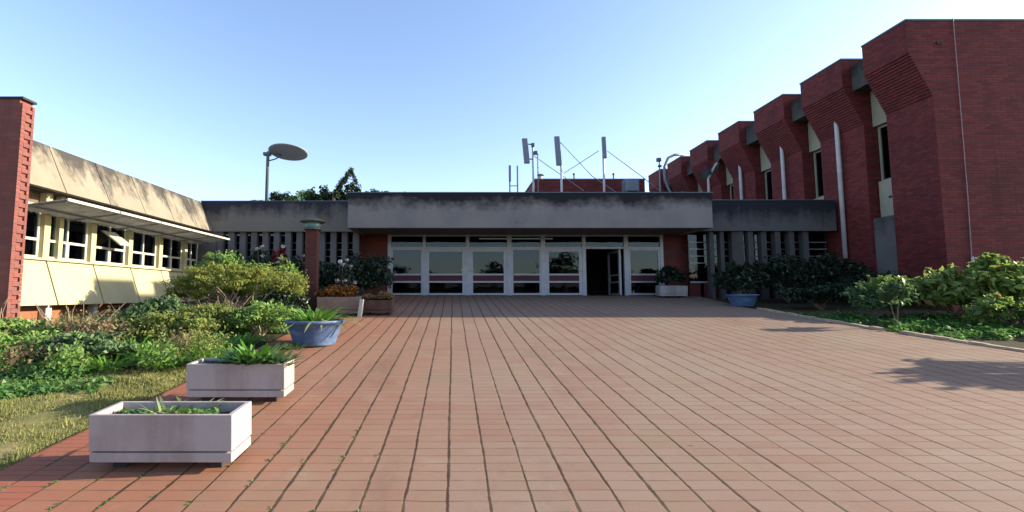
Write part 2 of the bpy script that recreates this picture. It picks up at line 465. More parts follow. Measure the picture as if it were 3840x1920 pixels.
# ------------------------------------------------------------------ mesh helpers
class MB:
    def __init__(self):
        self.v, self.f, self.mi = [], [], []
        self.cur = 0

    def add(self, vs_, fs):
        b = len(self.v)
        self.v += [tuple(p) for p in vs_]
        for f in fs:
            self.f.append(tuple(b + i for i in f))
            self.mi.append(self.cur)
        return self

    def box(self, x0, x1, y0, y1, z0, z1):
        v = [(x0, y0, z0), (x1, y0, z0), (x1, y1, z0), (x0, y1, z0), (x0, y0, z1), (x1, y0, z1), (x1, y1, z1), (x0, y1, z1)]
        return self.add(v, [(0, 3, 2, 1), (4, 5, 6, 7), (0, 1, 5, 4), (1, 2, 6, 5), (2, 3, 7, 6), (3, 0, 4, 7)])

    def prism_y(self, prof, y0, y1):
        """closed XZ profile (counter clockwise seen from -y) extruded along y"""
        n = len(prof)
        v = [(x, y0, z) for x, z in prof] + [(x, y1, z) for x, z in prof]
        f = [tuple(range(n)), tuple(range(2 * n - 1, n - 1, -1))]
        f += [(i, i + n, (i + 1) % n + n, (i + 1) % n) for i in range(n)]
        return self.add(v, f)

    def tube(self, pts, r, seg=8, r1=None, cap=True):
        pts = [Vector(p) for p in pts]
        n = len(pts)
        b = len(self.v)
        vs_ = []
        up = None
        for i, p in enumerate(pts):
            d = (pts[min(i + 1, n - 1)] - pts[max(i - 1, 0)]).normalized()
            if up is None:
                up = Vector((0, 0, 1)) if abs(d.z) < 0.9 else Vector((1, 0, 0))
            s = d.cross(up).normalized()
            w = s.cross(d).normalized()
            up = w
            rr = r if r1 is None else r + (r1 - r) * i / max(1, n - 1)
            for k in range(seg):
                a = 2 * math.pi * k / seg
                vs_.append(p + s * math.cos(a) * rr + w * math.sin(a) * rr)
        fs = []
        for i in range(n - 1):
            for k in range(seg):
                k2 = (k + 1) % seg
                fs.append((i * seg + k, i * seg + k2, (i + 1) * seg + k2, (i + 1) * seg + k))
        if cap:
            fs.append(tuple(range(seg - 1, -1, -1)))
            fs.append(tuple((n - 1) * seg + k for k in range(seg)))
        return self.add(vs_, fs)

    def lathe(self, prof, c=(0, 0, 0), seg=32, sx=1.0, sy=1.0):
        vs_, fs = [], []
        n = len(prof)
        for r_, z in prof:
            for k in range(seg):
                a = 2 * math.pi * k / seg
                vs_.append((c[0] + r_ * math.cos(a) * sx, c[1] + r_ * math.sin(a) * sy, c[2] + z))
        for i in range(n - 1):
            for k in range(seg):
                k2 = (k + 1) % seg
                fs.append((i * seg + k, i * seg + k2, (i + 1) * seg + k2, (i + 1) * seg + k))
        return self.add(vs_, fs)

    def build(self, name, mat, parent=None, smooth=False, bevel=0.0, origin=None):
        me = bpy.data.meshes.new(name)
        v = self.v
        if parent is not None:
            o = parent.matrix_world_loc if hasattr(parent, 'matrix_world_loc') else world_loc(parent)
            v = [(a - o[0], b - o[1], c - o[2]) for a, b, c in v]
        elif origin is not None:
            v = [(a - origin[0], b - origin[1], c - origin[2]) for a, b, c in v]
        me.from_pydata(v, [], self.f)
        mats = mat if isinstance(mat, (list, tuple)) else [mat]
        for m in mats:
            me.materials.append(m)
        if len(mats) > 1:
            me.polygons.foreach_set("material_index", self.mi)
        if smooth:
            me.polygons.foreach_set("use_smooth", [True] * len(me.polygons))
        me.update()
        ob = bpy.data.objects.new(name, me)
        COL.objects.link(ob)
        if parent is not None:
            ob.parent = parent
        elif origin is not None:
            ob.location = origin
        if bevel > 0:
            bm = ob.modifiers.new("bevel", 'BEVEL')
            bm.width = bevel
            bm.segments = 2
            bm.limit_method = 'ANGLE'
        return ob


def world_loc(o):
    p = Vector((0, 0, 0))
    while o is not None:
        p = p + Vector(o.location)
        o = o.parent
    return p


def thing(name, label, cat, loc=(0, 0, 0), group=None):
    o = bpy.data.objects.new(name, None)
    o.empty_display_size = 0.2
    COL.objects.link(o)
    o.location = loc
    tag(o, label, cat, group)
    return o


def tag(o, label=None, cat=None, group=None, kind=None):
    if label:
        o['label'] = label
    if cat:
        o['category'] = cat
    if group:
        o['group'] = group
    if kind:
        o['kind'] = kind
    return o


def copy_tree(root, loc, label=None, scale=None, rotz=None):
    r = root.copy()
    COL.objects.link(r)
    r.location = loc
    if scale is not None:
        r.scale = scale
    if rotz is not None:
        r.rotation_euler = (0, 0, rotz)
    if label:
        r['label'] = label
    for ch in root.children:
        c = ch.copy()
        COL.objects.link(c)
        c.parent = r
        for g in ch.children:
            d = g.copy()
            COL.objects.link(d)
            d.parent = c
    return r


def fast_mesh(name, verts, k, mat, parent=None, smooth=False):
    """verts: (n*k,3) array, every k consecutive vertices are one leaf face"""
    verts = np.asarray(verts, dtype=np.float32)
    n = len(verts) // k
    me = bpy.data.meshes.new(name)
    me.vertices.add(n * k)
    me.vertices.foreach_set("co", verts.ravel())
    me.loops.add(n * k)
    me.loops.foreach_set("vertex_index", np.arange(n * k, dtype=np.int32))
    me.polygons.add(n)
    me.polygons.foreach_set("loop_start", np.arange(0, n * k, k, dtype=np.int32))
    me.polygons.foreach_set("loop_total", np.full(n, k, dtype=np.int32))
    me.materials.append(mat)
    me.update(calc_edges=True)
    ob = bpy.data.objects.new(name, me)
    COL.objects.link(ob)
    if parent is not None:
        ob.parent = parent
    return ob


def unit(a):
    return a / np.maximum(1e-6, np.linalg.norm(a, axis=1, keepdims=True))


SUNV = np.array(SUN_DIR)


def leaves(clumps, size, aspect=0.5, up=0.4, outward=0.6, shell=0.55, jitter=0.35):
    """clumps: (cx,cy,cz,rx,ry,rz,n). Pointed four-cornered leaves through each clump's volume."""
    out = []
    for cx, cy, cz, rx, ry, rz, n in clumps:
        d = unit(RNG.normal(size=(n, 3)))
        rad = (shell + (1 - shell) * RNG.random((n, 1))) * (1 + 0.18 * RNG.normal(size=(n, 1)))
        c = np.array([cx, cy, cz]) + d * rad * np.array([rx, ry, rz])
        nor = unit(d * outward + np.array([0, 0, up]) + SUNV * 0.55 + RNG.normal(size=(n, 3)) * 0.55)
        t = unit(np.cross(nor, RNG.normal(size=(n, 3))))
        b = np.cross(nor, t)
        s = size * (1 + jitter * RNG.normal(size=(n, 1)))
        s = np.clip(s, size * 0.4, size * 1.8)
        w = s * aspect
        v = np.stack([c - t * s * 0.5, c + b * w * 0.5 - t * s * 0.05, c + t * s * 0.5 - nor * s * 0.15, c - b * w * 0.5 - t * s * 0.05], axis=1)
        out.append(v.reshape(-1, 3))
    return np.concatenate(out)


def clumpy(cx, cy, cz, rx, ry, rz, k, n, cr=0.38, lo=-0.35):
    """k leaf clumps spread over an ellipsoid so that the crown has lobes and gaps"""
    res = []
    for i in range(k):
        while True:
            p = RNG.normal(size=3)
            p /= np.linalg.norm(p)
            if p[2] > lo:
                break
        q = 0.45 + 0.5 * RNG.random()
        s = cr * (0.6 + 0.7 * RNG.random())
        res.append((cx + p[0] * rx * q, cy + p[1] * ry * q, cz + p[2] * rz * q, rx * s, ry * s, rz * s * 0.9, max(4, int(n / k))))
    return res


def stems(mb, base, tips, r0=0.02, r1=0.006, wob=0.06, seg=5):
    for tx, ty, tz in tips:
        pts = []
        for i in range(5):
            f = i / 4
            pts.append((base[0] + (tx - base[0]) * f ** 1.2 + random.uniform(-wob, wob) * (0 < i < 4),
                        base[1] + (ty - base[1]) * f ** 1.2 + random.uniform(-wob, wob) * (0 < i < 4),
                        base[2] + (tz - base[2]) * f))
        mb.tube(pts, r0, seg, r1)
    return mb


def ribbons(n, length, width, spread, droop, base_r=0.06, seg=6, sx=1.0):
    """n arching strap leaves from a common crown; returns vertices, faces"""
    vs_, fs = [], []
    for i in range(n):
        a = random.uniform(0, 2 * math.pi)
        ln = length * random.uniform(0.65, 1.15)
        sp = spread * random.uniform(0.5, 1.25)
        bx, by = math.cos(a) * base_r * random.random(), math.sin(a) * base_r * random.random()
        w = width * random.uniform(0.7, 1.2)
        tw = random.uniform(-0.5, 0.5)
        b = len(vs_)
        for k in range(seg + 1):
            f = k / seg
            rr = ln * sp * f
            z = ln * (f * (1.0 - 0.35 * sp) - droop * f * f * sp)
            ww = w * (0.55 + 0.9 * f) * (1 - f) ** 0.55 if f > 0.25 else w * (0.5 + f)
            ww = max(ww, 0.001) * 0.5
            px, py = bx + math.cos(a) * rr, by + math.sin(a) * rr
            nx, ny = -math.sin(a + tw), math.cos(a + tw)
            vs_.append(((px + nx * ww) * sx, py + ny * ww, z + 0.25 * ww))
            vs_.append(((px - nx * ww) * sx, py - ny * ww, z + 0.25 * ww))
        for k in range(seg):
            q = b + 2 * k
            fs.append((q, q + 1, q + 3, q + 2))
    return vs_, fs


def ramp_z(y):
    return 0.084 * y


# ------------------------------------------------------------------ ground, paving
def sheet(name, polys, mat, dz, kind='structure'):
    """polys: list of (x0a,x1a,ya, x0b,x1b,yb) strips draped on the ramp"""
    mb = MB()
    for x0a, x1a, ya, x0b, x1b, yb in polys:
        mb.add([(x0a, ya, zt(ya) + dz), (x1a, ya, zt(ya) + dz), (x1b, yb, zt(yb) + dz), (x0b, yb, zt(yb) + dz)], [(0, 1, 2, 3)])
    o = mb.build(name, mat)
    tag(o, kind=kind)
    return o


def zt(y):
    return 0.084 * max(-12, min(y, 18.72))


ground = MB()
ys = [-600, -60, -12, 0, 6, 12, 18.72, 40, 600]
for a, b in zip(ys[:-1], ys[1:]):
    ground.add([(-600, a, zt(a) - 0.10), (600, a, zt(a) - 0.10), (600, b, zt(b) - 0.10), (-600, b, zt(b) - 0.10)], [(0, 1, 2, 3)])
tag(ground.build("ground", M['terrain']), kind='structure')

# brick paving with a real thickness at its edges
right_edge = [(-12, 30.0), (4.0, 30.0), (5.6, 10.4), (6.8, 9.55), (7.85, 9.40), (9.0, 9.22), (9.9, 9.08), (12.4, 8.95), (14.9, 8.93), (15.0, 9.0), (18.70, 9.6)]
mb = MB()
for (ya, xa), (yb, xb) in zip(right_edge[:-1], right_edge[1:]):
    mb.add([(-3.36, ya, zt(ya)), (xa, ya, zt(ya)), (xb, yb, zt(yb)), (-3.36, yb, zt(yb))], [(0, 1, 2, 3)])
    mb.add([(-3.36, ya, zt(ya)), (-3.36, yb, zt(yb)), (-3.36, yb, zt(yb) - 0.12), (-3.36, ya, zt(ya) - 0.12)], [(0, 1, 2, 3)])
    mb.add([(xa, ya, zt(ya)), (xa, ya, zt(ya) - 0.12), (xb, yb, zt(yb) - 0.12), (xb, yb, zt(yb))], [(0, 1, 2, 3)])
tag(mb.build("paving", M['paving']), kind='structure')

# lawn left of the paving, lower than the bricks
mb = MB()
for i in range(40):
    for j in range(30):
        x0, x1 = -12 + i * 0.216, -12 + (i + 1) * 0.216
        y0, y1 = -2 + j * 0.3, -2 + (j + 1) * 0.3

        def lz(x, y):
            bump = 0.018 * math.sin(x * 3.1 + y * 1.7) + 0.012 * math.sin(x * 7.3 - y * 5.1)
            ridge = 0.05 * math.exp(-((y - 6.0 + 0.12 * math.sin(x * 2)) / 0.16) ** 2) * (1 if x < -3.6 else 0)
            return zt(y) - 0.055 + bump * min(1, max(0, (-3.36 - x) * 2)) + ridge
        mb.add([(x0, y0, lz(x0, y0)), (x1, y0, lz(x1, y0)), (x1, y1, lz(x1, y1)), (x0, y1, lz(x0, y1))], [(0, 1, 2, 3)])
tag(mb.build("lawn", M['lawn']), kind='structure')
# planting beds
mb = MB()
for a, b in ((7.0, 12), (12, 18.0)):
    mb.add([(-14, a, zt(a) - 0.03), (-3.40, a, zt(a) - 0.03), (-3.40, b, zt(b) - 0.03), (-14, b, zt(b) - 0.03)], [(0, 1, 2, 3)])
tag(mb.build("garden_soil", M['bed']), kind='structure')
mb = MB()
for (ya, xa), (yb, xb) in zip(right_edge[3:-1], right_edge[4:]):
    mb.add([(xa + 0.03, ya, zt(ya) - 0.05), (34, ya, zt(ya) - 0.05), (34, yb, zt(yb) - 0.05), (xb + 0.03, yb, zt(yb) - 0.05)], [(0, 1, 2, 3)])
tag(mb.build("bed_soil", M['bed']), kind='structure')


def bricks_along(name, pts, label, mat):
    """edging of single bricks laid end to end; one object"""
    mb = MB()
    for (xa, ya), (xb, yb) in zip(pts[:-1], pts[1:]):
        d = math.hypot(xb - xa, yb - ya)
        n = max(1, int(d / 0.24))
        for i in range(n):
            f0, f1 = i / n, (i + 0.94) / n
            p0 = (xa + (xb - xa) * f0, ya + (yb - ya) * f0)
            p1 = (xa + (xb - xa) * f1, ya + (yb - ya) * f1)
            nx, ny = (yb - ya) / d, -(xb - xa) / d
            w = 0.11
            z0, z1 = zt(p0[1]), zt(p1[1])
            h = 0.045 + random.uniform(-0.012, 0.012)
            o = random.uniform(-0.012, 0.012)
            q = [(p0[0] + nx * o, p0[1] + ny * o), (p1[0] + nx * o, p1[1] + ny * o), (p1[0] + nx * (w + o), p1[1] + ny * (w + o)), (p0[0] + nx * (w + o), p0[1] + ny * (w + o))]
            zz = [z0, z1, z1, z0]
            v = [(a[0], a[1], z - 0.1) for a, z in zip(q, zz)] + [(a[0], a[1], z + h) for a, z in zip(q, zz)]
            mb.add(v, [(0, 3, 2, 1), (4, 5, 6, 7), (0, 1, 5, 4), (1, 2, 6, 5), (2, 3, 7, 6), (3, 0, 4, 7)])
    o = mb.build(name, mat)
    tag(o, kind='structure')
    return o


bricks_along("kerb", [(9.55, 6.8), (9.40, 7.85), (9.28, 8.6), (9.12, 9.7)][::1], "", M['kerb'])
bricks_along("kerb", [(9.06, 10.1), (8.97, 12.3), (8.95, 14.0)], "", M['kerb'])

# ------------------------------------------------------------------ entrance building
FZ = zt(18.7)
eb = thing("entrance_building", "low grey concrete entrance block with glass doors under a flat projecting canopy", "building", (2.7, 17.5, 1.5))


def part(name, mb, mat, parent, **kw):
    return mb.build(name, mat, parent, **kw)


CZ0, CZ1 = 3.94, 5.18
mb = MB()
mb.box(-3.72, 9.13, 16.4, 16.62, CZ0, CZ1)
mb.box(-3.72, -3.52, 16.62, 18.4, CZ0, CZ1)
mb.box(8.93, 9.13, 16.62, 18.4, CZ0, CZ1)
part("canopy", mb, M['roof_fascia'], eb, bevel=0.012)
part("canopy_capping", MB().box(-3.76, 9.17, 16.37, 16.66, CZ1, CZ1 + 0.035), M['dark_steel'], eb)
part("soffit", MB().box(-3.52, 8.93, 16.62, 18.95, CZ0 + 0.05, CZ0 + 0.15), M['soffit'], eb)
part("roof", MB().box(-9.9, 14.6, 18.0, 34, CZ1 - 0.12, CZ1 - 0.02), M['roof'], eb)
part("roof", MB().box(-3.52, 8.93, 16.62, 18.0, CZ1 - 0.12, CZ1 - 0.02), M['roof'], eb)
# brick returns beside the doors
for x0, x1 in ((-3.72, -2.62), (8.36, 9.58)):
    part("brick_wall", MB().box(x0, x1, 18.62, 18.9, FZ - 0.1, CZ0 + 0.05), M['entrance_brick'], eb)
part("post", MB().box(-3.90, -3.725, 18.5, 18.8, FZ - 0.15, CZ0 + 0.05), M['white'], eb)
part("post", MB().box(9.60, 9.72, 18.3, 18.6, FZ - 0.15, CZ0 + 0.05), M['fin'], eb)
# inside hall
mb = MB()
x0, x1, y0, y1, z0, z1 = -9.3, 14.4, 18.95, 28, FZ - 0.02, CZ0 + 0.04
mb.add([(x0, y0, z0), (x1, y0, z0), (x1, y1, z0), (x0, y1, z0)], [(0, 1, 2, 3)])
mb.add([(x0, y1, z0), (x1, y1, z0), (x1, y1, z1), (x0, y1, z1)], [(0, 1, 2, 3)])
mb.add([(x0, y0, z0), (x0, y1, z0), (x0, y1, z1), (x0, y0, z1)], [(0, 1, 2, 3)])
mb.add([(x1, y0, z0), (x1, y0, z1), (x1, y1, z1), (x1, y1, z0)], [(0, 1, 2, 3)])
mb.add([(x0, y0, z1), (x0, y1, z1), (x1, y1, z1), (x1, y0, z1)], [(0, 1, 2, 3)])
part("interior", mb, M['interior'], eb)
mb = MB()
mb.box(0.2, 3.6, 24.0, 24.7, FZ, FZ + 1.05)
part("reception_counter", mb, M['brown_wall'], eb)

# glazed screen
GY = 18.7
mull = [(-2.61, -2.47), (-1.22, -1.10), (0.50, 0.64), (2.14, 2.32), (3.48, 3.66), (5.13, 5.27), (6.79, 6.96), (8.23, 8.36)]
for a, b in mull:
    part("mullion", MB().box(a, b, GY - 0.06, GY + 0.06, FZ, CZ0 + 0.05), M['frame'], eb)
for (a, b), (c, d) in zip(mull[:-1], mull[1:]):
    part("transom", MB().box(b, c, GY - 0.05, GY + 0.05, 3.42, 3.50), M['frame'], eb)
    w = part("window", MB().box(b, c, GY - 0.03, GY + 0.03, CZ0 - 0.02, CZ0 + 0.045), M['frame'], eb)
    part("pane", MB().box(b, c, GY - 0.006, GY + 0.006, 3.50, CZ0 - 0.02), M['dark_glass'], w)


def leaf(x0, x1, y, name, stile, handle=None):
    z0, z1 = FZ + 0.015, 3.42
    mb = MB()
    mb.box(x0, x0 + stile, y - 0.035, y + 0.035, z0, z1)
    mb.box(x1 - stile, x1, y - 0.035, y + 0.035, z0, z1)
    mb.box(x0 + stile, x1 - stile, y - 0.032, y + 0.032, z1 - stile * 0.8, z1)
    mb.box(x0 + stile, x1 - stile, y - 0.032, y + 0.032, z0, z0 + 0.075)
    mb.box(x0 + stile, x1 - stile, y - 0.032, y + 0.032, 2.365, 2.43)
    mb.box(x0 + stile, x1 - stile, y - 0.032, y + 0.032, 2.075, 2.14)
    d = part(name, mb, M['frame'], eb)
    xa, xb = x0 + stile, x1 - stile
    part("pane", MB().box(xa, xb, y - 0.006, y + 0.006, 2.43, z1 - stile * 0.8), M['glass'], d)
    part("pane", MB().box(xa, xb, y - 0.006, y + 0.006, z0 + 0.075, 2.075), M['glass'], d)
    part("kick_strip", MB().box(xa, xb, y - 0.012, y + 0.012, 2.14, 2.365), M['maroon'], d)
    if handle is not None:
        hx = x1 - 0.085 if handle > 0 else x0 + 0.085
        mb = MB()
        mb.box(hx - 0.07, hx + 0.07, y - 0.05, y - 0.035, 2.46, 2.64)
        mb.tube([(hx, y - 0.05, 2.55), (hx, y - 0.11, 2.55), (hx - 0.12 * handle, y - 0.11, 2.55)], 0.015, 6)
        part("handle", mb, M['white'], d)
    return d


leaf(-2.47, -1.22, GY, "window", 0.06)
leaf(-1.10, 0.50, GY, "door", 0.14, 1)
leaf(0.64, 2.14, GY, "door", 0.14, -1)
leaf(2.32, 3.48, GY, "window", 0.06)
leaf(3.66, 5.13, GY, "door", 0.14, 1)
leaf(6.96, 8.23, GY, "window", 0.08)
# the open leaf, swung inwards on the right jamb
mb = MB()
mb.box(6.62, 6.70, GY + 0.06, GY + 0.20, FZ + 0.015, 3.42)
mb.box(6.62, 6.70, GY + 1.34, GY + 1.48, FZ + 0.015, 3.42)
for za, zb in ((3.30, 3.42), (FZ + 0.015, FZ + 0.09), (2.365, 2.43), (2.075, 2.14)):
    mb.box(6.625, 6.695, GY + 0.20, GY + 1.34, za, zb)
d = part("door", mb, M['frame'], eb)
part("pane", MB().box(6.655, 6.665, GY + 0.20, GY + 1.34, 2.43, 3.30), M['glass'], d)
part("pane", MB().box(6.655, 6.665, GY + 0.20, GY + 1.34, FZ + 0.09, 2.075), M['glass'], d)
mb = MB()
mb.box(1.0, 4.1, 18.98, 19.10, CZ0 - 0.05, CZ0 + 0.03)
lt = part("ceiling_light", mb, M['tube_cream'], eb)
part("tube", MB().tube([(1.05, 19.04, CZ0 - 0.07), (4.05, 19.04, CZ0 - 0.07)], 0.022, 8), M['tube'], lt)

# side wings of the entrance block: fascia, fins and louvred glass
for tag_, x0, x1, yf, fins in (("l", -9.72, -3.74, 17.9, [-9.1 + 0.437 * i for i in range(13)]),
                              ("r", 9.15, 14.55, 17.7, [9.75, 10.15, 10.60, 11.22, 11.72, 12.25, 12.78, 13.32])):
    part("wing_fascia", MB().box(x0, x1, yf, yf + 0.2, 4.01, 5.18), M['wing_fascia' if tag_ == 'l' else 'shaded_fascia'], eb, bevel=0.01)
    part("wing_capping", MB().box(x0, x1, yf - 0.03, yf + 0.24, 5.18, 5.21), M['dark_steel'], eb)
    part("soffit", MB().box(x0, x1, yf + 0.2, yf + 0.9, 4.03, 4.12), M['soffit'], eb)
    for i, fx in enumerate(fins):
        w = 0.22 if tag_ == 'l' else (0.44 if abs(fx - 10.60) < 0.01 else 0.20)
        if tag_ == 'r' and i < 2:
            w = 0.15
        part("fin", MB().box(fx, fx + w, yf + 0.10, yf + 0.36, 1.3, 4.03), M['fin' if tag_ == 'l' else 'shaded_fin'], eb)
    yw = yf + 0.55
    mb = MB()
    mb.box(x0 + 0.02, x1 - 0.02, yw - 0.02, yw + 0.02, 2.05, 2.12)
    for k in range(4):
        z = 3.62 - 0.27 * k
        mb.box(x0 + 0.02, x1 - 0.02, yw - 0.03, yw + 0.03, z, z + 0.03)
    w = part("louvre_window", mb, M['frame'], eb)
    part("pane", MB().box(x0 + 0.02, x1 - 0.02, yw + 0.032, yw + 0.044, 2.12, 4.03), M['dark_glass'], w)
    part("low_wall", MB().box(x0 + 0.02, x1 - 0.02, yw + 0.05, yw + 0.2, 1.2, 2.05), M['entrance_brick'], eb)

# ------------------------------------------------------------------ left wing
lw = thing("classroom_wing", "long low cream wing with sloping stained concrete fascia and a white awning", "building", (-10, 12, 1.0))
joints = [8.6, 9.7, 11.05, 12.5, 13.95, 15.4, 16.85, 17.88]
for a, b in zip(joints[:-1], joints[1:]):
    prof = [(-9.2, 4.01), (-9.72, 5.17), (-9.86, 5.17), (-9.38, 4.01)]
    mb = MB()
    mb.prism_y(prof, a + 0.012, b - 0.012)
    part("fascia_panel", mb, M['cream_fascia'], lw, bevel=0.01)
    prof = [(-9.22, 1.36), (-9.58, 2.40), (-9.72, 2.40), (-9.36, 1.36)]
    part("sill_panel", MB().prism_y(prof, a + 0.02, b - 0.02), M['cream'], lw, bevel=0.012)
part("backing", MB().prism_y([(-9.42, 4.0), (-9.90, 5.12), (-10.2, 5.12), (-10.2, 4.0)], 8.62, 17.86), M['dark'], lw)
part("sill_backing", MB().prism_y([(-9.40, 1.38), (-9.74, 2.38), (-10.2, 2.38), (-10.2, 1.38)], 8.62, 17.86), M['dark'], lw)
part("window_sill", MB().box(-9.95, -9.50, 8.62, 17.86, 2.402, 2.45), M['cream'], lw)
part("soffit", MB().box(-10.6, -9.40, 8.62, 17.86, 4.02, 4.10), M['brown_wall'], lw)
part("roof", MB().box(-22, -9.90, 8.62, 17.9, 5.02, 5.10), M['roof'], lw)
part("rear_wall", MB().box(-14.2, -14.0, 8.62, 17.86, 0.9, 5.0), M['brown_wall'], lw)
part("corner_wall", MB().box(-10.05, -9.12, 17.96, 18.40, 1.2, 4.03), M['fin'], eb)
part("floor", MB().box(-14.0, -9.9, 8.62, 17.86, 1.30, 1.36), M['brown_wall'], lw)
part("end_wall", MB().box(-14.0, -9.95, 17.84, 17.88, 0.9, 4.02), M['brown_wall'], lw)
part("end_wall", MB().box(-22, -9.95, 8.40, 8.60, 0.3, 5.05), M['pier_brick'], lw)
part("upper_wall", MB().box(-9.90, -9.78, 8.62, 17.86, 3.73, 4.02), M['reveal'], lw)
part("plinth", MB().box(-9.75, -9.62, 8.62, 17.86, 0.45, 1.36), M['orange_brick'], lw)
for i, yj in enumerate(joints[1:-1]):
    part("stub_post", MB().box(-9.60, -9.44, yj - 0.08, yj + 0.08, 0.4, 1.37), M['white'], lw)
    part("pilaster", MB().box(-9.76, -9.60, yj - 0.085, yj + 0.085, 2.45, 4.02), M['cream'], lw)
    if i == 1:
        part("pilaster", MB().box(-9.76, -9.62, yj + 0.36, yj + 0.48, 2.45, 4.02), M['cream'], lw)
for a, b in zip(joints[:-1], joints[1:]):
    mb = MB()
    ya, yb = a + 0.09, b - 0.09
    x = -9.73
    ym = (ya + yb) / 2
    for za, zb in ((2.45, 2.51), (2.86, 2.92), (3.66, 3.72)):
        mb.box(x - 0.03, x + 0.03, ya, yb, za, zb)
    mb.box(x - 0.027, x + 0.027, ya, ya + 0.06, 2.51, 3.66)
    mb.box(x - 0.027, x + 0.027, yb - 0.06, yb, 2.51, 3.66)
    mb.box(x - 0.034, x + 0.034, ym - 0.05, ym + 0.05, 2.51, 2.86)
    mb.box(x - 0.024, x + 0.024, ym - 0.02, ym + 0.02, 2.92, 3.66)
    w = part("window", mb, M['white'], lw)
    part("pane", MB().box(x - 0.006, x + 0.006, ya + 0.06, yb - 0.06, 2.51, 3.66), M['glass'], w)
# pale curtains hanging behind the panes
for k, (ya, yb) in enumerate(((9.85, 10.45), (11.2, 11.55), (12.0, 12.38), (12.62, 12.95), (14.1, 14.75), (15.0, 15.3), (15.55, 16.0), (17.0, 17.5))):
    vs_, fs = [], []
    n = 26
    for i in range(n + 1):
        y = ya + (yb - ya) * i / n
        x = -9.95 + 0.035 * math.sin(i * 1.25 + k) + 0.012 * math.sin(i * 3.1)
        vs_ += [(x, y, 2.46), (x, y, 3.72)]
    for i in range(n):
        fs.append((2 * i, 2 * i + 2, 2 * i + 3, 2 * i + 1))
    part("curtain", MB().add(vs_, fs), M['curtain'], lw, smooth=True)
# one top-hung sash standing open
mb = MB()
ya, yb = 12.95, 13.45
mb.add([(-9.78, ya, 3.42), (-9.78, yb, 3.42), (-9.22, yb, 3.00), (-9.22, ya, 3.00), (-9.80, ya, 3.39), (-9.80, yb, 3.39), (-9.24, yb, 2.97), (-9.24, ya, 2.97)],
       [(0, 1, 2, 3), (7, 6, 5, 4), (0, 4, 5, 1), (1, 5, 6, 2), (2, 6, 7, 3), (3, 7, 4, 0)])
part("open_sash", mb, M['white'], lw)
# awning: ribbed sheets on brackets with a white front edge
aj = [10.1, 11.75, 13.4, 15.0, 16.4, 17.6]
for a, b in zip(aj[:-1], aj[1:]):
    mb = MB()
    n = 44
    vs_, fs = [], []
    for i in range(n + 1):
        y = a + (b - a) * i / n
        r_ = 0.018 * math.sin(i / n * (b - a) / 0.15 * 2 * math.pi)
        for x, z in ((-8.42, 3.67), (-9.68, 3.51)):
            vs_.append((x, y, z + r_))
            vs_.append((x, y, z + r_ - 0.008))
    for i in range(n):
        q, p = 4 * i, 4 * (i + 1)
        fs += [(q, p, p + 2, q + 2), (q + 1, q + 3, p + 3, p + 1), (q, q + 1, p + 1, p)]
    mb.add(vs_, fs)
    sh = part("awning_sheet", mb, M['awning'], lw)
    part("awning_edge", MB().box(-8.42, -8.395, a + 0.02, b - 0.02, 3.64, 3.70), M['white'], sh)
    part("awning_bracket", MB().tube([(-8.45, a + 0.06, 3.63), (-9.70, a + 0.06, 3.47)], 0.022, 6), M['steel'], lw)
    part("awning_purlin", MB().box(-9.22, -9.17, a + 0.03, b - 0.03, 3.50, 3.545), M['steel'], lw)

# ------------------------------------------------------------------ brick pier at the left edge
bp = thing("brick_pier", "tall red brick pier with a toothed sunlit edge at the left of the picture", "pier", (-9.4, 9.25, 0.7))
part("shaft", MB().box(-12.5, -8.66, 9.12, 9.40, 0.4, 5.50), M['pier_brick'], bp)
mb = MB()
zc = 0.55
k = 0
while zc < 5.42:
    mb.box(-8.66, -8.60, 9.12, 9.20, zc, zc + 0.083)
    if k % 2 == 0:
        mb.box(-8.66, -8.60, 9.205, 9.34, zc, zc + 0.083)
    else:
        mb.box(-8.66, -8.64, 9.205, 9.34, zc, zc + 0.083)
    mb.box(-8.66, -8.60, 9.345, 9.40, zc, zc + 0.083)
    zc += 0.087
    k += 1
part("toothed_edge", mb, M['pier_brick'], bp)
part("coping", MB().box(-12.52, -8.585, 9.10, 9.42, 5.50, 5.545), M['dark'], bp)

# ------------------------------------------------------------------ right brick building
rbd = thing("brick_hall", "tall red brick hall with corbelled piers and narrow windows on the right", "building", (15, 20, 1.2))
XO, XW, ZT, ZC, ZB = 14.04, 14.70, 10.08, 9.03, 7.62
NS = 16


def pier_profile(xr, zt_):
    pr = [(xr, 0.3), (xr, zt_), (XO, zt_), (XO, ZC)]
    for i in range(NS):
        z1 = ZC - (ZC - ZB) * i / NS
        z2 = ZC - (ZC - ZB) * (i + 1) / NS
        x = XO + (XW - XO) * (i + 1) / NS
        pr += [(x, z1), (x, z2)]
    pr += [(XW, 0.3)]
    return pr


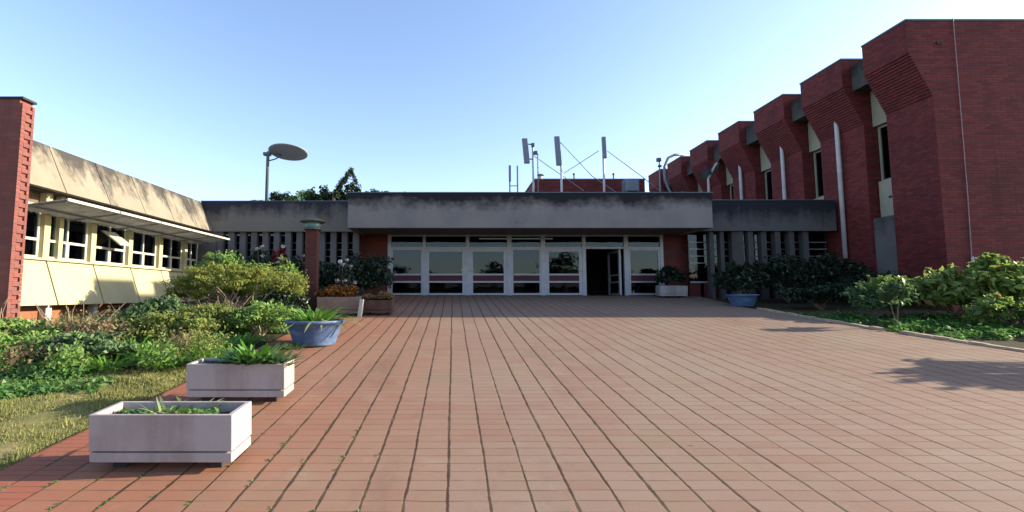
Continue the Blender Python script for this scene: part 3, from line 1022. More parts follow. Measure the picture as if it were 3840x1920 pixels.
piers = [(13.97, 15.54), (16.42, 18.42), (19.43, 21.38), (22.55, 24.35), (25.45, 27.35), (28.45, 30.3), (31.4, 33.3)]
for i, (a, b) in enumerate(piers):
    mb = MB()
    mb.prism_y(pier_profile(42.0 if i == 0 else 16.2, ZT), a, b)
    p_ = part("brick_pier" if i else "front_wall", mb, M['red_brick'], rbd)
    part("coping", MB().box(XO - 0.02, (42.0 if i == 0 else 16.2), a - 0.02, b + 0.02, ZT, ZT + 0.05), M['dark_steel'], p_)
for (a0, a), (b, b1) in zip(piers[:-1], piers[1:]):
    part("recess_wall", MB().box(15.32, 16.2, a, b, 0.3, 9.4), M['red_brick'], rbd)
    part("lintel", MB().box(14.38, 15.3, a + 0.003, b - 0.003, 8.90, 9.80), M['lintel'], rbd)
    hood = MB().box(15.02, 15.30, a + 0.003, b - 0.003, 7.58, 8.895)
    part("window_hood", hood, M['pale_cream'], rbd)
    mb = MB()
    x = 15.22
    mb.box(x - 0.04, x + 0.04, a + 0.01, a + 0.06, 5.58, 7.57)
    mb.box(x - 0.04, x + 0.04, b - 0.09, b - 0.01, 5.58, 7.57)
    mb.box(x - 0.038, x + 0.038, a + 0.06, b - 0.09, 7.50, 7.57)
    mb.box(x - 0.038, x + 0.038, a + 0.06, b - 0.09, 5.58, 5.65)
    w = part("window", mb, M['pale_cream'], rbd)
    part("pane", MB().box(x - 0.006, x + 0.006, a + 0.06, b - 0.09, 5.65, 7.50), M['glass'], w)
    part("spandrel", MB().box(15.02, 15.3, a + 0.003, b - 0.06, 4.28, 5.57), M['pale_cream'], rbd)
    part("lower_column", MB().box(14.80, 15.3, a + 0.003, b - 0.003, 0.6, 4.27), M['column_concrete'], rbd)
part("spandrel_hole", MB().box(15.0, 15.03, 15.9, 16.0, 4.92, 4.99), M['black'], rbd)
part("roof", MB().box(16.2, 42, 15.54, 33.3, 9.55, 9.65), M['roof'], rbd)
part("rear_wall", MB().box(16.2, 42, 33.1, 33.3, 0.8, 9.5), M['red_brick'], rbd)
for i, (a, b) in enumerate(piers[1:6]):
    yc = (a + b) / 2
    mb = MB()
    mb.tube([(14.42, yc, 8.62), (14.46, yc, 8.45), (14.56, yc, 8.3), (14.56, yc, 8.1), (14.56, yc, 2.95)], 0.075, 10)
    part("downpipe", mb, M['pipe'], rbd, smooth=True)
mb = MB()
mb.tube([(15.50, 13.945, ZT + 0.06), (15.48, 13.95, 7.0), (15.46, 13.95, 4.6), (15.41, 13.95, 2.6)], 0.012, 6)
cb = part("cable", mb, M['cable'], rbd)
part("conduit", MB().tube([(15.41, 13.93, 2.72), (15.40, 13.93, 1.0)], 0.034, 8), M['pipe'], cb)
part("air_vent", MB().box(14.93, 15.10, 13.94, 13.972, 9.32, 9.41), M['black'], rbd)

# ------------------------------------------------------------------ rooftop things
pr = thing("rooftop_plant_room", "low flat red brick plant room on the roof behind the aerials", "plant room", (8.8, 31, 5.1))
part("wall", MB().box(5.27, 12.4, 30, 34, 5.0, 9.02), M['red_brick'], pr)
part("coping", MB().box(5.22, 12.45, 29.97, 34, 9.02, 9.10), M['dark_steel'], pr)
for x in (8.1, 10.75):
    o = thing("roof_vent_pipe", "thin vent pipe on the plant room roof, %s" % ("left of the single pole" if x < 9 else "just left of the tank"), "vent pipe", (x, 31, 9.1))
    part("pipe", MB().tube([(x, 31, 9.1), (x, 31, 9.62)], 0.07, 8), M['steel'], o)
    part("cowl", MB().lathe([(0.0, 0.12), (0.10, 0.08), (0.10, -0.02), (0.0, -0.02)], (x, 31, 9.62), 10), M['dark_steel'], o)
o = thing("cowl_vent", "small mushroom vent at the left end of the plant room roof", "vent", (5.7, 30.5, 9.1))
part("pipe", MB().tube([(5.75, 30.5, 9.1), (5.75, 30.5, 9.42)], 0.12, 10), M['white'], o)
part("cap", MB().lathe([(0.0, 0.14), (0.2, 0.08), (0.24, 0.0), (0.0, 0.0)], (5.75, 30.5, 9.42), 12), M['dark_steel'], o)
o = thing("water_tank", "small grey metal tank beside the plant room on the roof", "tank", (10.9, 28, 5.1))
part("tank", MB().box(10.45, 11.25, 28, 28.8, 7.85, 8.62), M['steel'], o, bevel=0.03)
mb = MB()
for x in (10.52, 11.18):
    for y in (28.08, 28.72):
        mb.tube([(x, y, 5.1), (x, y, 7.85)], 0.05, 6)
part("stand", mb, M['dark_steel'], o)

ZR = 5.07
# ladder-like twin pole bracket
o = thing("twin_pole_frame", "small ladder like frame of two short poles at the left end of the aerials", "aerial frame", (2.85, 22, ZR))
for x in (2.68, 3.05):
    part("pole", MB().tube([(x, 22, ZR), (x, 22, 7.72)], 0.035, 8), M['steel'], o)
mb = MB()
for z in (6.75, 5.7):
    mb.tube([(2.68, 22, z), (3.05, 22, z)], 0.022, 6)
part("rung", mb, M['dark_steel'], o)
part("panel", MB().box(2.63, 2.73, 21.90, 21.97, 6.95, 7.72), M['antenna'], o)


def panel_mast(name, label, px, ztop, panel, braces=()):
    o = thing(name, label, "antenna mast", (px, 22, ZR), "antenna masts on the entrance roof")
    part("pole", MB().tube([(px, 22, ZR), (px, 22, ztop)], 0.05, 10), M['pipe'], o, smooth=True)
    x0, x1, z0, z1, lean = panel
    mb = MB()
    mb.add([(x0 + lean, 21.78, z0), (x1 + lean, 21.78, z0), (x1 + lean, 21.94, z0), (x0 + lean, 21.94, z0), (x0, 21.78, z1), (x1, 21.78, z1), (x1, 21.94, z1), (x0, 21.94, z1)],
           [(0, 3, 2, 1), (4, 5, 6, 7), (0, 1, 5, 4), (1, 2, 6, 5), (2, 3, 7, 6), (3, 0, 4, 7)])
    part("panel", mb, M['antenna'], o, bevel=0.02)
    mb = MB()
    for f in (0.2, 0.8):
        z = z0 + (z1 - z0) * f
        mb.tube([((x0 + x1) / 2, 21.9, z), (px, 22, z)], 0.03, 6)
    part("clamp", mb, M['dark_steel'], o)
    for a, b in braces:
        part("brace", MB().tube([a, b], 0.018, 6), M['steel'], o)
    return o


m1 = panel_mast("antenna_mast", "leftmost mast with a leaning panel aerial and small fittings at its top", 3.80, 8.75, (3.26, 3.52, 7.80, 9.00, 0.10),
                [((3.85, 22, 8.2), (6.3, 22.4, 6.6))])
mb = MB()
mb.box(3.84, 4.0, 21.9, 22.0, 8.25, 8.42)
mb.box(3.72, 3.86, 21.88, 21.98, 8.62, 8.80)
mb.tube([(3.80, 21.95, 6.2), (4.02, 21.95, 6.4), (4.02, 21.95, 8.3)], 0.03, 6)
part("fitting", mb, M['dark_steel'], m1)
panel_mast("antenna_mast", "middle mast with a tall grey panel aerial and crossed braces to its right", 5.14, 7.8, (4.80, 5.05, 7.70, 9.10, 0.08),
           [((5.05, 22, 8.95), (6.65, 22.2, 7.28)), ((6.65, 22.2, 7.28), (7.9, 22.4, 6.5)), ((5.25, 22, 7.35), (6.95, 22, 8.45))])
panel_mast("antenna_mast", "rightmost mast, a single pole with a slim aerial and a long stay to the right", 7.16, 8.6, (7.06, 7.24, 8.05, 9.08, 0.03),
           [((7.35, 22, 8.45), (9.05, 22.2, 7.25)), ((9.05, 22.2, 7.25), (9.9, 22.3, 6.6))])

# satellite dish: shallow bowl on a pole, seen from below
sd = thing("satellite_dish", "grey oval satellite dish on a thin pole above the left roof", "satellite dish", (-8.85, 22, ZR))
mb = MB()
mb.tube([(-8.85, 22, ZR), (-8.85, 22, 8.30), (-8.82, 22, 8.42)], 0.075, 10)
part("pole", mb, M['dark_steel'], sd, smooth=True)
mb = MB()
tilt = Matrix.Rotation(R(64), 3, 'X') @ Matrix.Identity(3)
seg, rings = 40, 8
vs_, fs = [], []
ctr = Vector((-7.84, 21.9, 8.36))
for side, off in ((0, 0.0), (1, -0.03)):
    for i in range(rings + 1):
        rr = i / rings
        for k in range(seg):
            a = 2 * math.pi * k / seg
            p = Vector((0.90 * rr * math.cos(a), 0.90 * rr * math.sin(a), 0.07 * (rr * rr - 1) + off))
            vs_.append(ctr + Matrix.Rotation(R(-9), 3, 'X') @ p)
for s in (0, 1):
    b = s * (rings + 1) * seg
    for i in range(rings):
        for k in range(seg):
            k2 = (k + 1) % seg
            q = (b + i * seg + k, b + i * seg + k2, b + (i + 1) * seg + k2, b + (i + 1) * seg + k)
            fs.append(q if s == 0 else q[::-1])
b2 = (rings + 1) * seg
for k in range(seg):
    k2 = (k + 1) % seg
    fs.append((rings * seg + k, rings * seg + k2, b2 + rings * seg + k2, b2 + rings * seg + k))
mb.add(vs_, fs)
dish = part("dish", mb, M['dish'], sd, smooth=True)
mb = MB()
mb.tube([(-8.82, 22, 8.40), (-8.6, 21.95, 8.36), (-8.2, 21.95, 8.22)], 0.05, 8)
mb.tube([(-8.85, 22, 7.95), (-8.45, 21.9, 8.02), (-8.2, 21.95, 8.2)], 0.03, 6)
mb.box(-9.05, -8.72, 21.9, 22.1, 8.22, 8.36)
part("mount", mb, M['dark_steel'], sd)

# flag on a short pole
fl = thing("flag", "red and dark flag with a pale stripe hanging limp from a roof pole", "flag", (12.12, 22, ZR))
part("pole", MB().tube([(12.10, 22, ZR), (12.12, 22, 7.1), (12.55, 21.9, 7.95)], 0.05, 8), M['white'], fl)
mb = MB()
nx, nz = 14, 10
vs_, fs, mi = [], [], []
for i in range(nx + 1):
    for j in range(nz + 1):
        u_, v_ = i / nx, j / nz
        x = 11.72 + 0.80 * u_ + 0.08 * v_
        z = 7.12 + 0.28 * u_ + v_ * (0.55 - 0.05 * u_) - 0.2 * (1 - u_) * (1 - v_) + 0.08
        y = 21.92 + 0.07 * math.sin(u_ * 9 + v_ * 3)
        vs_.append((x, y, z))
for i in range(nx):
    for j in range(nz):
        q = i * (nz + 1) + j
        u_, v_ = (i + 0.5) / nx, (j + 0.5) / nz
        mb.cur = 2 if abs(v_ - (0.15 + 0.75 * (u_ - 0.3))) < 0.08 and u_ > 0.55 else (0 if v_ > 0.55 - 0.1 * u_ + 0.35 * (u_ - 0.5) else 1)
        mi.append(mb.cur)
        fs.append((q, q + nz + 1, q + nz + 2, q + 1))
mb.add(vs_, fs)
mb.mi = mi
part("cloth", mb, [M['flag_red'], M['flag_dark'], M['flag_pale']], fl, smooth=True)
# curved white pipe and floodlights at the far end of the hall roof
o = thing("gooseneck_pipe", "curved pale pipe arching over the roof by the far brick piers", "pipe", (13.2, 27.8, 5.1))
pts = [(13.45, 27.9, 5.1), (13.40, 27.9, 6.8), (13.1, 27.9, 7.6), (12.75, 27.9, 8.5), (12.75, 27.9, 9.3), (13.0, 27.9, 9.85), (13.4, 27.95, 10.05), (14.0, 28.0, 10.1)]
part("pipe", MB().tube(pts, 0.08, 10), M['antenna'], o, smooth=True)
o = thing("roof_floodlight", "small pair of floodlights on a short pole beside the curved pipe", "floodlight", (11.9, 27, 5.1))
part("pole", MB().tube([(12.05, 27, 5.1), (12.05, 27, 9.35)], 0.04, 8), M['steel'], o)
part("lamp_head", MB().box(11.9, 12.15, 26.9, 27.1, 9.36, 9.58), M['dark_steel'], o, bevel=0.03)
part("lamp_head", MB().box(11.95, 12.15, 26.9, 27.02, 9.02, 9.15), M['dark_steel'], o, bevel=0.02)

# ------------------------------------------------------------------ garden lamp
gl = thing("garden_lamp", "stout reddish lamp post with a wide flat cap standing in the flower bed", "lamp post", (-3.92, 13.0, zt(13)))
part("post", MB().box(-4.09, -3.75, 12.9, 13.14, zt(13) - 0.1, 3.42), M['lamp_red'], gl, bevel=0.015)
part("lamp_glass", MB().lathe([(0.0, 0.0), (0.20, 0.0), (0.22, 0.1), (0.20, 0.2), (0.0, 0.2)], (-3.92, 13.02, 3.42), 20), M['lamp_glass'], gl, smooth=True)
part("cage", MB().lathe([(0.15, 0.0), (0.25, 0.0), (0.25, 0.04), (0.15, 0.04)], (-3.92, 13.02, 3.40), 20), M['lamp_cap'], gl)
part("cap", MB().lathe([(0.0, 0.0), (0.30, 0.0), (0.36, 0.025), (0.36, 0.05), (0.20, 0.10), (0.0, 0.115)], (-3.92, 13.02, 3.60), 28), [M['lamp_rim']], gl, smooth=True)

# ------------------------------------------------------------------ planters and pots


def planter(loc, w, d, h, label, rot=0.0, mat=None, group="rectangular concrete planters"):
    o = thing("planter", label, "planter", loc, group)
    mb = MB()
    t_, hb, g = 0.028, 0.075 + (h - 0.075) * 0.20, 0.012
    z0 = 0.075
    # lower band, groove, upper band; a hollow trough
    mb.box(-w / 2 + 0.003, w / 2 - 0.003, 0.003, d - 0.003, z0, hb)
    mb.box(-w / 2 + 0.035, w / 2 - 0.035, 0.035, d - 0.035, hb, hb + g)
    zt0 = hb + g
    mb.box(-w / 2, w / 2, 0, t_, zt0, h)
    mb.box(-w / 2, w / 2, d - t_, d, zt0, h)
    mb.box(-w / 2, -w / 2 + t_ * 1.4, t_, d - t_, zt0, h)
    mb.box(w / 2 - t_ * 1.4, w / 2, t_, d - t_, zt0, h)
    mb.box(-w / 2 + t_ * 1.4, w / 2 - t_ * 1.4, t_, d - t_, zt0, zt0 + 0.03)
    for v in range(len(mb.v)):
        mb.v[v] = tuple(Vector(mb.v[v]) + Vector(loc))
    body = mb.build("trough", mat or M['planter'], o, bevel=0.011)
    for sx in (-1, 1):
        f = MB().box(loc[0] + sx * w * 0.34 - 0.05, loc[0] + sx * w * 0.34 + 0.05, loc[1] + 0.09, loc[1] + d - 0.04, loc[2] - 0.02, loc[2] + z0)
        f.build("foot", M['dark'], o)
    s = MB()
    nx, ny = 14, 6
    vs_, fs = [], []
    for i in range(nx + 1):
        for j in range(ny + 1):
            vs_.append((loc[0] - w / 2 + t_ * 1.4 + (w - 2.8 * t_) * i / nx, loc[1] + t_ + (d - 2 * t_) * j / ny, loc[2] + h - 0.075 + random.uniform(-0.012, 0.012)))
    for i in range(nx):
        for j in range(ny):
            q = i * (ny + 1) + j
            fs.append((q, q + ny + 1, q + ny + 2, q + 1))
    s.add(vs_, fs).build("soil", M['soil'], o)
    o.rotation_euler = (math.atan(0.084) * 0.9, 0, rot)
    return o


planter((-2.145, 3.56, zt(3.56)), 1.05, 0.34, 0.425, "nearest pinkish white trough planter with striped leaves inside, at the lower left")
planter((-2.33, 5.14, zt(5.14)), 1.05, 0.32, 0.43, "second pinkish white trough planter with green leafy plants, behind the nearest one")
planter((-3.0, 12.38, zt(12.38)), 1.12, 0.45, 0.50, "tan trough planter full of orange leaves by the edge of the entrance shade", 0.04, M['planter_box'])
planter((-2.03, 12.5, zt(12.5)), 0.82, 0.5, 0.40, "short brown trough of pale brown leaves, right of the orange one", 0.0, M['brown_box'])
planter((8.20, 17.55, zt(17.55)), 1.02, 0.42, 0.45, "pale trough planter in the shade beside the right end of the glass doors")

# upright white slab at the end of the orange planter
o = thing("marker_slab", "narrow white slab leaning at the right end of the orange planter", "slab", (-2.40, 12.2, zt(12.2)))
mb = MB()
mb.add([(-2.47, 12.17, zt(12.2)), (-2.37, 12.17, zt(12.2)), (-2.37, 12.32, zt(12.2)), (-2.47, 12.32, zt(12.2)), (-2.42, 12.20, 1.48), (-2.32, 12.20, 1.48), (-2.32, 12.33, 1.48), (-2.42, 12.33, 1.48)],
       [(0, 3, 2, 1), (4, 5, 6, 7), (0, 1, 5, 4), (1, 2, 6, 5), (2, 3, 7, 6), (3, 0, 4, 7)])
mb.build("slab", M['white'], o, bevel=0.008)


def pot(loc, r, h, label):
    o = thing("flower_pot", label, "flower pot", loc, "blue round pots")
    pr_ = [(0.0, 0.0), (r * 0.66, 0.0), (r * 0.685, 0.03), (r * 0.80, h * 0.45), (r * 0.915, h * 0.86), (r * 0.98, h * 0.88), (r * 1.0, h * 0.95), (r * 0.99, h), (r * 0.92, h), (r * 0.88, h * 0.9), (r * 0.86, h * 0.86)]
    mb = MB().lathe(pr_, loc, 40)
    mb.build("body", M['pot'], o, smooth=True)
    s = MB().lathe([(0.0, h * 0.885), (r * 0.45, h * 0.88), (r * 0.872, h * 0.865)], loc, 24)
    s.build("soil", M['soil'], o)
    return o


pot((-2.48, 8.52, zt(8.45)), 0.525, 0.44, "large round blue pot of arching leaves on the left edge of the paving")
pot((9.08, 14.85, zt(14.75)), 0.46, 0.37, "round blue pot standing in the shade by the dark bushes on the right")


# ------------------------------------------------------------------ plants
def strap_plant(name, label, loc, n, length, width, spread, droop, mat, sx=1.0, group=None, base_r=0.06, cat="plant"):
    v, f = ribbons(n, length, width, spread, droop, base_r, 6, sx)
    o = MB().add(v, f).build(name, mat)
    o.location = loc
    tag(o, label, cat, group)
    return o


# in the nearest planter
for i, (dx, dy) in enumerate(((-0.02, 0.19), (0.16, 0.20))):
    strap_plant("spider_plant", ("pale striped spider plant in the middle of the nearest planter", "smaller striped spider plant right of the middle in the nearest planter")[i],
                (-2.21 + dx, 3.56 + dy, zt(3.6) + 0.335), 40 if i == 0 else 26, 0.21, 0.026, 1.1, 0.25, L['spider'], 1.4, None, 0.05)
plv = leaves([(-2.45, 3.75, zt(3.6) + 0.36, 0.20, 0.12, 0.04, 260), (-1.95, 3.75, zt(3.6) + 0.36, 0.18, 0.12, 0.04, 220), (-2.2, 3.75, zt(3.6) + 0.355, 0.42, 0.13, 0.03, 420)], 0.055, 0.5, 0.8, 0.2)
tag(fast_mesh("creeping_plant", plv, 4, L['cover']), "low green creeper covering the soil of the nearest planter", "plant")
# in the second planter
sp2 = [(0.06, 0.12, 0.36, 'strap_dark'), (0.24, 0.16, 0.34, 'strap_dark'), (0.14, 0.2, 0.44, 'strap'), (0.36, 0.15, 0.32, 'bluish')]
lab2 = ["dark green strap leaved plant in the middle of the second planter", "dark strap leaved plant near the right end of the second planter",
        "bright green strap leaved plant, the tallest in the second planter", "blue green leafy plant at the right end of the second planter"]
for (dx, dy, ln, mt), lb in zip(sp2, lab2):
    strap_plant("planter_plant", lb, (-2.33 + dx, 5.14 + dy, zt(5.22) + 0.33), 60, ln, 0.055, 0.75, 0.35, L[mt], 1.35)
plv = leaves([(-2.55, 5.32, zt(5.2) + 0.37, 0.28, 0.14, 0.05, 420)], 0.07, 0.5, 0.8, 0.2)
tag(fast_mesh("creeping_plant", plv, 4, L['dark']), "dark creeper on the left half of the second planter", "plant")
# left blue pot
strap_plant("pot_plant", "bright green arching strap leaves filling the left blue pot", (-2.48, 8.52, zt(8.45) + 0.38), 90, 0.58, 0.062, 0.95, 0.45, L['strap'], 1.25, None, 0.2)
strap_plant("pot_plant", "pale striped leaves drooping over the rim of the left blue pot", (-2.38, 8.50, zt(8.45) + 0.38), 34, 0.52, 0.045, 1.15, 0.6, L['spider'], 1.3, None, 0.25)
# small dark plant leaning on the pot foot
strap_plant("pot_plant", "small blue green leaves at the foot of the left blue pot", (-2.70, 8.05, zt(8.05)), 40, 0.26, 0.035, 0.9, 0.4, L['bluish'], 1.3, None, 0.12)
# orange planters
plv = leaves(clumpy(-3.02, 12.6, zt(12.38) + 0.60, 0.58, 0.25, 0.20, 22, 1900, 0.36), 0.085, 0.55)
tag(fast_mesh("autumn_plant", plv, 4, L['autumn']), "orange leaved plants crowding the tan planter", "plant")
plv = leaves(clumpy(-2.03, 12.75, zt(12.5) + 0.48, 0.40, 0.25, 0.20, 16, 1100, 0.36), 0.08, 0.55)
tag(fast_mesh("autumn_plant", plv, 4, L['autumn_pale']), "pale brown leaved plants in the short brown trough", "plant")
plv = leaves(clumpy(8.2, 17.75, zt(17.5) + 0.75, 0.62, 0.3, 0.42, 22, 1800, 0.36), 0.11, 0.5)
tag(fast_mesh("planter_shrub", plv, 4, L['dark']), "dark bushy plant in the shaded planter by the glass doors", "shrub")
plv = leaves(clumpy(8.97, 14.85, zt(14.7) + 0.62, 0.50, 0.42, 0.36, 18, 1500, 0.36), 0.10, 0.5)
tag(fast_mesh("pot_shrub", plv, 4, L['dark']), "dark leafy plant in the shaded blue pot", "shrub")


def shoots(cx, cy, cz, rx, ry, rz, n, m, reach=1.35):
    """loose sprays of leaves that stick out of a crown"""
    res = []
    for _ in range(n):
        a = random.uniform(0, 2 * math.pi)
        e = random.uniform(0.1, 1.3)
        d = (math.cos(a) * math.cos(e), math.sin(a) * math.cos(e), math.sin(e))
        rr = random.uniform(1.0, reach)
        sag = random.uniform(0.0, 0.35)
        for i in range(m):
            f = 0.45 + 0.55 * (i + 1) / m
            res.append((cx + d[0] * rx * rr * f, cy + d[1] * ry * rr * f, cz + d[2] * rz * rr * f - sag * rz * max(0, f - 0.75) * 2, rx * 0.045, ry * 0.045, rz * 0.07, 2))
    return res


def shrub(name, label, loc, r, n, k, size, mat, aspect=0.5, stem_mat=None, group=None, lift=0.5, cr=0.38, nst=7, lo=-0.35, cat="shrub", up=0.4):
    """loc: base on the ground; r: half sizes (rx,ry,rz); foliage centred at lift*height above the base"""
    o = thing(name, label, cat, loc, group)
    cz = r[2] * 2 * lift
    cl = clumpy(0, 0, cz, r[0], r[1], r[2], k, n, cr, lo)
    cs = cl + shoots(0, 0, cz, r[0], r[1], r[2], 16, 11)
    fo = fast_mesh("foliage", leaves(cs, size, aspect, up), 4, mat, o)
    mb = MB()
    tips = [(c[0] * 0.9, c[1] * 0.9, c[2]) for c in random.sample(cl, min(nst, len(cl)))]
    stems(mb, (0, 0, -0.05), tips, 0.022, 0.006)
    st = mb.build("stem", stem_mat or M['bark'])
    st.parent = o
    return o


# --- left garden
# spreading feathery bush on bare stems
fb = thing("feathery_bush", "wide spreading yellow green feathery bush on bare forked stems in the left bed", "bush", (-5.0, 10.9, zt(10.9)))
cl = clumpy(-0.1, 0, 0.95, 1.55, 0.75, 0.42, 60, 9000, 0.22, -0.5) + clumpy(-0.9, -0.1, 0.70, 0.8, 0.5, 0.34, 18, 2400, 0.28) + clumpy(1.1, 0.05, 0.80, 0.65, 0.45, 0.36, 16, 2200, 0.28)
cs = cl + shoots(-0.1, 0, 0.9, 1.5, 0.7, 0.5, 60, 16, 1.3) + shoots(1.0, 0, 0.75, 0.7, 0.5, 0.4, 18, 12)
fast_mesh("foliage", leaves(cs, 0.07, 0.30, 0.5), 4, L['olive'], fb)
mb = MB()
stems(mb, (0.3, 0, -0.05), [(c[0], c[1], c[2]) for c in random.sample(cl, 16)], 0.035, 0.008, 0.08)
stems(mb, (-0.35, -0.1, -0.05), [(c[0], c[1], c[2]) for c in random.sample(cl, 10)], 0.03, 0.008, 0.08)
mb.build("stem", M['twig']).parent = fb

shrub("garden_shrub", "tall mid green shrub against the far end of the white awning", (-6.0, 12.25, zt(12.25)), (0.80, 0.50, 0.82), 5200, 34, 0.10, L['green'], 0.5, None, None, 0.52)
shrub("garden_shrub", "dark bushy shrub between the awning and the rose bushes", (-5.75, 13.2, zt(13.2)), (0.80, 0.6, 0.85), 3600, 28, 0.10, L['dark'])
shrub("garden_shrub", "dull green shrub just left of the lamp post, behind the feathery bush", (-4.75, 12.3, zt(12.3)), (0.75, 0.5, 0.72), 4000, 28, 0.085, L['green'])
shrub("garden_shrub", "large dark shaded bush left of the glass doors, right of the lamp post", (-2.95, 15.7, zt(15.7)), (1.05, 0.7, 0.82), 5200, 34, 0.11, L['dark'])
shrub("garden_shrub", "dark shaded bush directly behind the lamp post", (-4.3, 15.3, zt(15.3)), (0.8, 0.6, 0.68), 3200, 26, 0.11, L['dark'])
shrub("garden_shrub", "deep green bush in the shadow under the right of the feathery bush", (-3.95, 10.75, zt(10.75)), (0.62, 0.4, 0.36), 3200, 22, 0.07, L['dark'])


def rose(loc, h, label, petal, n=5):
    o = thing("rose_bush", label, "rose bush", loc, "rose bushes before the fins")
    cl = clumpy(0, 0, h * 0.62, 0.40, 0.32, h * 0.36, 16, 1500, 0.34)
    fast_mesh("foliage", leaves(cl, 0.075, 0.55), 4, L['dark'], o)
    tips = [(random.uniform(-0.5, 0.5), random.uniform(-0.35, 0.2), h * random.uniform(0.82, 1.12)) for _ in range(n)]
    mb = MB()
    stems(mb, (0, 0, -0.05), tips, 0.014, 0.005)
    mb.build("stem", M['bark']).parent = o
    for t_ in tips:
        v = leaves([(t_[0], t_[1], t_[2], 0.055, 0.045, 0.035, 18)], 0.06, 0.8, 0.4, 1.0, 0.7)
        fast_mesh("flower", v, 4, petal, o)
    return o


rose((-5.15, 12.95, zt(12.95)), 1.72, "tall rose bush with white blooms, nearest the awning end", L['petal_white'], 6)
rose((-4.55, 13.3, zt(13.3)), 1.62, "rose bush with white blooms just left of the lamp post", L['petal_white'], 6)
rose((-3.20, 13.4, zt(13.4)), 1.45, "rose bush with sparse white blooms just right of the lamp post", L['petal_white'], 5)
rose((-2.9, 13.1, zt(13.1)), 0.80, "low rose bush with pink blooms behind the orange planter", L['petal_pink'], 6)
shrub("red_shrub", "small shrub with dark red young leaves among the white roses", (-4.85, 13.1, zt(13.1)), (0.22, 0.2, 0.42), 500, 8, 0.08, L['red_leaf'], lift=1.7)

# bright strap-leaved clumps across the middle of the bed
aga = strap_plant("agapanthus_clump", "bright green strap leaved clump at the front of the left bed, nearest the second planter", (-3.55, 7.05, zt(7.05)), 95, 0.42, 0.030, 0.9, 0.4, L['strap'], 1.3, "strap leaved clumps in the left bed", 0.22)
spots = [(-3.95, 7.55, 1.15, "green strap leaved clump left of the blue pot, behind the front clump"), (-4.6, 7.35, 1.0, "low strap leaved clump in the middle front of the left bed"),
         (-5.2, 7.75, 1.1, "strap leaved clump left of the middle of the bed"), (-4.35, 8.15, 1.2, "tall strap leaved clump behind the middle of the bed"),
         (-5.85, 8.4, 0.9, "small strap leaved clump before the cream panels"), (-3.75, 8.45, 1.0, "strap leaved clump close behind the blue pot on its left"),
         (-4.85, 6.75, 0.85, "short strap leaved clump where the bed meets the lawn"), (-4.1, 6.85, 0.8, "short strap leaved clump beside the earth ridge")]
for i, (x, y, s, lb) in enumerate(spots):
    c = aga.copy()
    COL.objects.link(c)
    c.location = (x, y, zt(y) - 0.02)
    c.scale = (s, s, s)
    c.rotation_euler = (0, 0, 0.9 + 1.3 * i)
    c['label'] = lb

left_mix = [
    ("garden_shrub", "blue green leafy shrub in front of the grey shaded panel", (-5.9, 9.5, zt(9.5)), (0.62, 0.45, 0.36), 2800, 22, 0.085, 'bluish'),
    ("garden_shrub", "olive shrub low in front of the feathery bush stems", (-4.7, 9.5, zt(9.5)), (0.95, 0.5, 0.30), 3600, 26, 0.06, 'low_olive'),
    ("garden_shrub", "mid green low shrub left of the blue pot", (-3.85, 9.5, zt(9.5)), (0.62, 0.45, 0.34), 2600, 20, 0.07, 'green'),
    ("garden_shrub", "green shrub at the foot of the brick pier", (-7.2, 7.9, zt(7.9)), (0.85, 0.45, 0.26), 3200, 24, 0.08, 'green'),
    ("garden_shrub", "dry brown shrub with pale twigs left of the middle", (-6.15, 7.8, zt(7.8)), (0.60, 0.40, 0.30), 900, 18, 0.05, 'dry'),
    ("garden_shrub", "blue green low shrub in the left foreground of the bed", (-5.55, 7.15, zt(7.15)), (0.72, 0.42, 0.21), 2600, 22, 0.075, 'bluish'),
    ("garden_shrub", "dark green low shrub at the left edge before the pier", (-6.75, 7.1, zt(7.1)), (0.85, 0.45, 0.23), 3000, 24, 0.08, 'green'),
    ("garden_shrub", "small green shrub before the cream panels", (-6.6, 9.3, zt(9.3)), (0.6, 0.4, 0.20), 1700, 16, 0.07, 'green'),
    ("garden_shrub", "mottled olive shrub behind the strap leaved clumps", (-5.1, 8.6, zt(8.6)), (0.75, 0.4, 0.30), 2600, 20, 0.065, 'low_olive'),
]
for nm, lb, loc, r_, n, k, s, mt in left_mix:
    shrub(nm, lb, loc, r_, n, k, s, L[mt], 0.5, M['twig'], None, 0.5, 0.36)


def twigs(loc, r_, h, n, label):
    mb = MB()
    for _ in range(n):
        tips = [(loc[0] + random.uniform(-r_, r_), loc[1] + random.uniform(-r_ * 0.5, r_ * 0.5), loc[2] + h * random.uniform(0.5, 1.1))]
        stems(mb, (loc[0] + random.uniform(-0.15, 0.15), loc[1], loc[2] - 0.05), tips, 0.012, 0.004, 0.07)
    o = mb.build("bare_twig_bush", M['twig'], None, False, 0.0, loc)
    tag(o, label, "bush")
    return o


twigs((-6.4, 7.9, zt(7.9)), 0.75, 0.78, 34, "bare twiggy bush with dry stems near the brick pier")
twigs((-6.9, 9.9, zt(9.9)), 0.5, 0.6, 12, "thin bare twigs standing before the sunlit cream panel")
twigs((-4.75, 9.9, zt(9.9)), 0.55, 0.68, 26, "tangle of pale bare stems below the feathery bush")
twigs((-7.6, 7.7, zt(7.7)), 0.4, 0.95, 14, "bare brown twigs at the far left edge by the pier")

